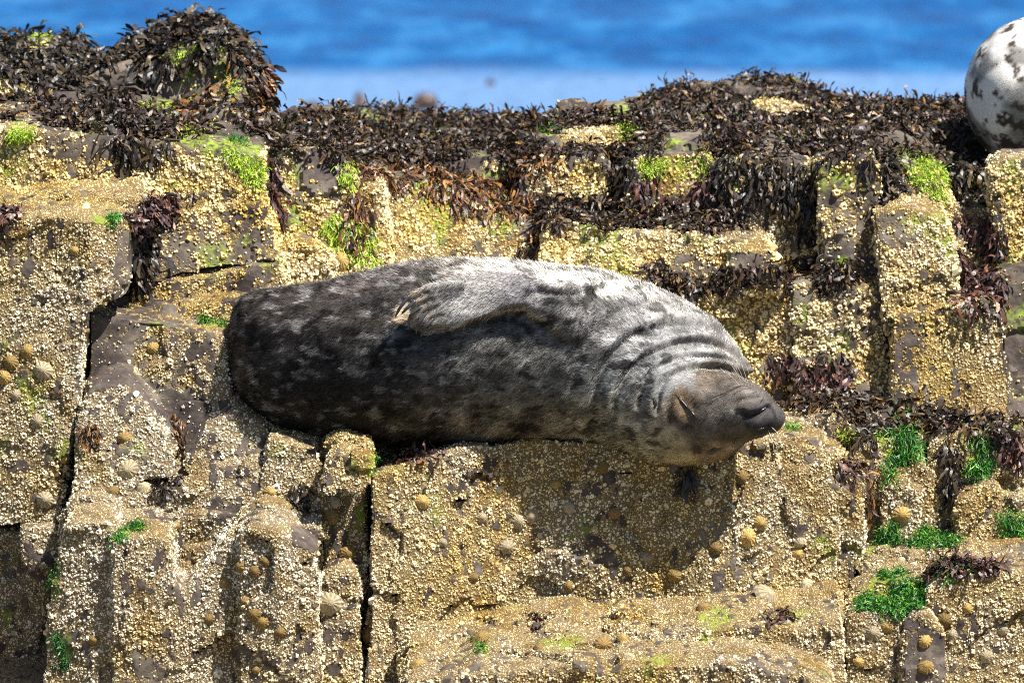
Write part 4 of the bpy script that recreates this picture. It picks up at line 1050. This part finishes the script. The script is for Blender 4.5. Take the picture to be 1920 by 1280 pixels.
def fur_mesh(me, n, L, wd, cfn, flow, lift=0.35):
    V, T, N = mesh_arrays(me)
    A, Bv, C = V[T[:, 0]], V[T[:, 1]], V[T[:, 2]]; cr = np.cross(Bv - A, C - A); ar = np.linalg.norm(cr, axis=1)
    nn = cr / (ar[:, None] + 1e-12); toc = CAM - A; toc /= np.linalg.norm(toc, axis=1)[:, None]
    w = ar * ((nn * toc).sum(1) > -0.35); k = rng.choice(len(ar), n, p=w / w.sum())
    r1 = np.sqrt(rng.random(n)); r2 = rng.random(n)
    b0, b1, b2 = (1 - r1)[:, None], (r1 * (1 - r2))[:, None], (r1 * r2)[:, None]
    P = A[k] * b0 + Bv[k] * b1 + C[k] * b2; Nn = N[T[k, 0]] * b0 + N[T[k, 1]] * b1 + N[T[k, 2]] * b2
    Nn /= np.linalg.norm(Nn, axis=1)[:, None]
    x, y = PX(P); fl = flow(P, x, y); fl = fl - (fl * Nn).sum(1)[:, None] * Nn; fl /= np.linalg.norm(fl, axis=1)[:, None] + 1e-9
    d = fl + Nn * (lift * rng.uniform(0.4, 1.6, n))[:, None] + 0.28 * rng.normal(size=(n, 3)); d /= np.linalg.norm(d, axis=1)[:, None]
    ln = L * rng.uniform(0.5, 1.3, n) * np.where(x > 1230, 0.45, 1.0) * np.where(x > 1380, 0.6, 1.0)
    side = np.cross(d, toc[k] + 0.4 * rng.normal(size=(n, 3))); side /= np.linalg.norm(side, axis=1)[:, None] + 1e-9
    h = side * wd * 0.5
    base = P - Nn * 0.0008
    Vv = np.stack([base - h, base + h, P + d * ln[:, None]], 1).reshape(-1, 3)
    c = cfn(P, Nn) * np.exp(rng.normal(-0.05, 0.62, n))[:, None]
    cc = np.repeat(c[:, None], 3, 1); cc[:, 2] *= 1.25
    m = mesh_np('fur', Vv, np.arange(3 * n), np.full(n, 3), np.clip(cc.reshape(-1, 3), 0, 0.9))
    nn3 = np.repeat(Nn + 0.25 * d, 3, 0); nn3 /= np.linalg.norm(nn3, axis=1)[:, None]
    m.normals_split_custom_set_from_vertices(nn3.tolist())
    return m


def small_tube(pts, radii, S=8):
    pts = np.array(pts, float)
    return axis_tube([(p, r, r, (0.1, 0.3, 1)) for p, r in zip(pts, radii)], S)


def raw_to(name, parts, colr, mat, parent, smooth=True, **props):
    V = []; F = []; o = 0
    for v, f in parts:
        V.append(v); F += [tuple(i + o for i in t) for t in f]; o += len(v)
    V = np.vstack(V); me = mesh_np(name, V, [i for f in F for i in f], [len(f) for f in F], np.tile(np.array(colr, float), (len(V), 1)), smooth)
    return link(name, me, mat, parent, **props)


def grey_seal():
    me, digits = build_grey_seal()
    V, T, N = mesh_arrays(me)
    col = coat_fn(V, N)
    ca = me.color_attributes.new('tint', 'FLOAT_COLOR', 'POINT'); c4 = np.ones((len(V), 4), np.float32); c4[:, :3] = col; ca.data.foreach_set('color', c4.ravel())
    me.polygons.foreach_set('use_smooth', np.ones(len(me.polygons), bool)); me.name = 'seal_body'
    root = bpy.data.objects.new('grey_seal', None); COL.objects.link(root); root.location = W(850, 834, 0.0)
    root['label'] = 'dark mottled grey seal asleep on its side on the barnacled ledge'; root['category'] = 'seal'
    bpy.context.view_layer.update()
    inv = root.matrix_world.inverted()
    kids = []
    body = link('body', me, M_SKIN); kids.append(body)
    bv = BVHTree.FromPolygons(V.tolist(), T.tolist())
    def on(px, py, lift=0.0):
        d = W(px, py, 0.0) - CAM; d /= np.linalg.norm(d); h = bv.ray_cast(Vector(CAM), Vector(d), 40)
        if h[0] is None: return W(px, py, -0.2)
        return np.array(h[0]) + np.array(h[1]) * lift
    # fur
    def flow(P, x, y):
        f = np.stack([-np.ones(len(P)), 0 * x, -0.28 + 0 * x], 1)
        hx, hy = x - 1440, y - 785
        hd = np.stack([hx * 1.0, 0 * hx, -hy * 1.0], 1); hd /= np.linalg.norm(hd, axis=1)[:, None] + 1e-6
        t = sstep(1050, 1250, x)[:, None]; f = f * (1 - t) + hd * t
        fp = (in_poly(x, y, [(738,600),(772,548),(880,508),(1015,535),(930,580),(800,628)]) & (P[:, 1] < -0.15))[:, None]
        return np.where(fp, np.array([-1, 0, -0.35]), f)
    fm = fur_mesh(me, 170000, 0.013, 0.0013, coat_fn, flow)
    kids.append(link('fur', fm, M_FUR, kind='stuff'))
    # claws
    claws = [((766,556),(752,570),(742,590)), ((777,566),(764,572),(754,584)), ((789,576),(774,590),(767,614)), ((800,586),(786,602),(781,624)), ((811,598),(799,608),(790,628))]
    for i, (a, b, c) in enumerate(claws):
        p = [on(*a, 0.001), on(*b, 0.008), on(*c, 0.006)]
        p[0][1] = min(p[0][1], -0.222); p[1][1] = min(p[1][1], p[0][1] - 0.004); p[2][1] = min(p[2][1], p[1][1] + 0.01)
        q = smooth_poly(p, 9); r = np.interp(np.linspace(0, 1, 9), [0, .3, .8, 1], [0.0045, 0.0046, 0.0026, 0.0007])
        kids.append(raw_to('claw', [small_tube(q, r)], (0.045, 0.048, 0.058), M_CLAW, None))
    # eyes: closed lids with a dark wet slit
    q = [on(*p, 0.0006) for p in [(1266,739),(1276,750),(1287,762),(1298,774),(1304,781)]]
    kids.append(raw_to('eye', [small_tube(smooth_poly(q, 12), np.interp(np.linspace(0, 1, 12), [0, .4, .75, 1], [.0008, .0036, .0030, .0008]))], (0.006, 0.006, 0.008), M_DARK, None))
    q = [on(*p, -0.002) for p in [(1325,849),(1333,846),(1341,843),(1350,842)]]
    kids.append(raw_to('eye', [small_tube(smooth_poly(q, 10), np.interp(np.linspace(0, 1, 10), [0, .35, .7, 1], [.003, .0095, .0085, .002]))], (0.045, 0.036, 0.016), M_DARK, None))
    # nostrils, ear
    q = [on(*p, 0.0) for p in [(1393,771),(1408,776),(1424,771),(1438,763)]]
    kids.append(raw_to('nostril', [small_tube(smooth_poly(q, 10), np.interp(np.linspace(0, 1, 10), [0, .4, .8, 1], [.001, .0036, .003, .001]))], (0.008, 0.008, 0.009), M_DARK, None))
    q = [on(*p, 0.0) for p in [(1410,799),(1424,804),(1438,800)]]
    kids.append(raw_to('nostril', [small_tube(smooth_poly(q, 8), np.interp(np.linspace(0, 1, 8), [0, .5, 1], [.001, .003, .001]))], (0.008, 0.008, 0.009), M_DARK, None))
    q = [on(*p, 0.0005) for p in [(1225,746),(1228,756),(1227,764)]]
    kids.append(raw_to('ear', [small_tube(smooth_poly(q, 8), np.interp(np.linspace(0, 1, 8), [0, .5, 1], [.002, .006, .002]))], (0.03, 0.024, 0.02), M_DARK, None))
    # whiskers
    R = random.Random(5)
    for (rx, ry_, tx, ty) in [(1393,722,1362,672),(1398,722,1372,670),(1404,724,1388,676),(1409,727,1398,682),(1415,730,1412,690),(1420,734,1424,700),(1388,724,1350,690),(1424,738,1436,704),(1400,716,1380,690),(1432,745,1448,716),
                              (1440,806,1452,850),(1436,810,1458,838),(1446,800,1462,824),(1432,812,1446,862)]:
        a = on(rx, ry_, -0.001); e = W(tx, ty, a[1] - R.uniform(0.01, 0.04)); m = (a + e) / 2 + np.array([R.uniform(-.004, .004), -0.006, R.uniform(-.002, .004)])
        q = smooth_poly([a, m, e], 7)
        kids.append(raw_to('whisker', [small_tube(q, np.linspace(0.0007, 0.0003, 7), 5)], (0.62, 0.56, 0.45), M_WHISK, None))
    for k in kids:
        k.parent = root; k.matrix_parent_inverse = inv


grey_seal()


def pale_seal():
    y0 = 0.95
    c = lambda x, y, d: W(x, y, d)
    st = [(1808,180,y0,20,0.03),(1815,180,y0,46,0.065),(1825,180,y0,66,0.09),(1840,179,y0,88,0.12),(1868,177,y0,114,0.155),(1910,174,y0 + 0.01,134,0.18),(1960,170,y0 + 0.03,146,0.20),(2060,166,y0 + 0.06,152,0.21),(2200,165,y0 + 0.12,158,0.21),(2400,180,y0 + 0.2,146,0.195),(2560,195,y0 + 0.26,120,0.16),(2680,210,y0 + 0.28,95,0.125),(2780,222,y0 + 0.28,72,0.095),(2860,238,y0 + 0.26,44,0.06)]
    st = np.array([(1806.5,182,y0,6,0.008)] + st, float); sx = np.concatenate([1806.5 + 60 * np.linspace(0, 1, 14) ** 2, np.linspace(1880, 2860, 34)])
    sp = np.stack([np.interp(sx, st[:, 0], st[:, k]) for k in range(5)], 1); sp[:, 3] = np.where(sx < 1960, np.sqrt(np.maximum(150 ** 2 - (1960 - 3.5 - sx).clip(0) ** 2, 30)) * 0.985, sp[:, 3]); sp[:, 4] = np.where(sx < 1960, sp[:, 3] * MPP * 1.1, sp[:, 4])
    parts = [tube([(c(p[0], p[1], p[2]), np.array([0, p[4], 0]), np.array([0, 0, p[3] * MPP * 1.06])) for p in sp], 48)]
    fl = resample([(2450,220,y0 + 0.05,60,0.05),(2400,250,y0 + 0.0,55,0.03),(2340,280,y0 - 0.02,40,0.018)], 10)
    parts.append(axis_tube([(c(p[0], p[1], p[2]), p[3] * MPP, p[4], (0, 0.4, 0.9)) for p in fl], 20))
    for d in (0.0, 0.05):
        hf = resample([(1900,200,y0 + 0.14 + d,40,0.05),(1940,215,y0 + 0.26 + d,34,0.03),(1990,225,y0 + 0.36 + d,40,0.016)], 10)
        parts.append(axis_tube([(c(p[0], p[1], p[2]), p[3] * MPP, p[4], (0, 0, 1)) for p in hf], 18))
    me = remesh_all([join_raw(parts)], [0.009])[0]
    V, T, N = mesh_arrays(me); V = smooth_verts(me, V, 6, 0.5)
    V = V + N * (0.006 * fbm(V * 6, 3))[:, None]
    me.vertices.foreach_set('co', np.ascontiguousarray(V, np.float32).ravel()); me.update()
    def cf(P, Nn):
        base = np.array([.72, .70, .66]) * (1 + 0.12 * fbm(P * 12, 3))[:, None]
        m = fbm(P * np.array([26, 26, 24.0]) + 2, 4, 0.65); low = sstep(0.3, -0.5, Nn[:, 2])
        s = sstep(0.34 - 0.30 * low, 0.52 - 0.28 * low, m)  # coat spots, crowded on down-facing fur to paint in the shade there
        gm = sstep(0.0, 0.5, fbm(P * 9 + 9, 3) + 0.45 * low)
        base = base * (1 - 0.68 * gm)[:, None]  # blotches plus painted shade: lower half darkened in the coat colour
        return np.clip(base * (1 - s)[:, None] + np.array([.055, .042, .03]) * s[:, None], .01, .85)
    V, T, N = mesh_arrays(me)
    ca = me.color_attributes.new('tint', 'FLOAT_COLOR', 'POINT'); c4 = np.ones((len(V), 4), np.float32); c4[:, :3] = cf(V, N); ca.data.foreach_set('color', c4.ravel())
    me.polygons.foreach_set('use_smooth', np.ones(len(me.polygons), bool)); me.name = 'pale_body'
    root = bpy.data.objects.new('grey_seal', None); COL.objects.link(root); root.location = W(1990, 320, y0)
    root['label'] = 'pale white seal with dark spots lying on the top of the rocks'; root['category'] = 'seal'
    bpy.context.view_layer.update(); inv = root.matrix_world.inverted()
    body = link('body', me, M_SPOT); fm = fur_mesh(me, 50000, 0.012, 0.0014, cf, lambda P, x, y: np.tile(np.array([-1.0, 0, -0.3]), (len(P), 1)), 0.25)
    kids = [body, link('fur', fm, M_FUR, kind='stuff')]
    q = [c(2800 + i * 8, 205, y0 + 0.17) for i in range(3)]
    kids.append(raw_to('eye', [small_tube(q, [.008, .014, .008])], (0.01, 0.01, 0.012), M_DARK, None))
    for k in kids: k.parent = root; k.matrix_parent_inverse = inv


pale_seal()


# ------------------------------------------------------------------ half drowned rocks out in the shallows
def sea_rocks():
    spots = [(588,200,46,30,8.0,'dark weedy rock just off the platform beside the hump'), (675,182,30,34,9.0,'red brown weedy rock sticking up beyond the platform'),
             (800,190,44,22,9.0,'low weedy rock in the pale shallows beyond the platform'), (918,150,30,14,24.0,'small dark rock awash in the pale shallows')]
    raws = []
    for (x, y, w, h, dy, lab) in spots:
        dv = FWD + RIGHT * (x - 960) * K + UP * (640 - y - h * 0.5) * K; tt = (-2.2 - CAM[2]) / dv[2]     # where its foot meets the water
        c = CAM + dv * tt; dy = c[1]; sc = tt / DIST; zb = -2.4; c = np.array([c[0], dy, -2.2])
        ww = w * MPP * sc * 0.5; hh = h * MPP * sc * 1.6
        st = []
        for f, k in [(0, 1.6), (0.35, 1.4), (0.6, 1.15), (0.8, 0.9), (0.93, 0.6), (1.0, 0.25)]:
            z = zb + (c[2] + hh * 0.6 - zb) * f
            st.append((np.array([c[0], dy, z]), np.array([ww * k, 0, 0]), np.array([0, ww * k * 0.8, 0])))
        raws.append(join_raw([tube(st, 20)]))
    for me, s in zip(remesh_all(raws, [0.03] * len(raws)), spots):
        V, T, N = mesh_arrays(me); V = V + N * (0.05 * fbm(V * 5, 3))[:, None]
        me.vertices.foreach_set('co', np.ascontiguousarray(V, np.float32).ravel()); me.update()
        V, T, N = mesh_arrays(me)
        c = np.array([.07, .04, .028]) * np.exp(0.8 * fbm(V * 14, 3))[:, None]
        ca = me.color_attributes.new('tint', 'FLOAT_COLOR', 'POINT'); c4 = np.ones((len(V), 4), np.float32); c4[:, :3] = c; ca.data.foreach_set('color', c4.ravel())
        me.name = 'sea_rock'; link('sea_rock', me, M_WEED, label=s[5], category='rock', group='weedy rocks off the shore')


sea_rocks()
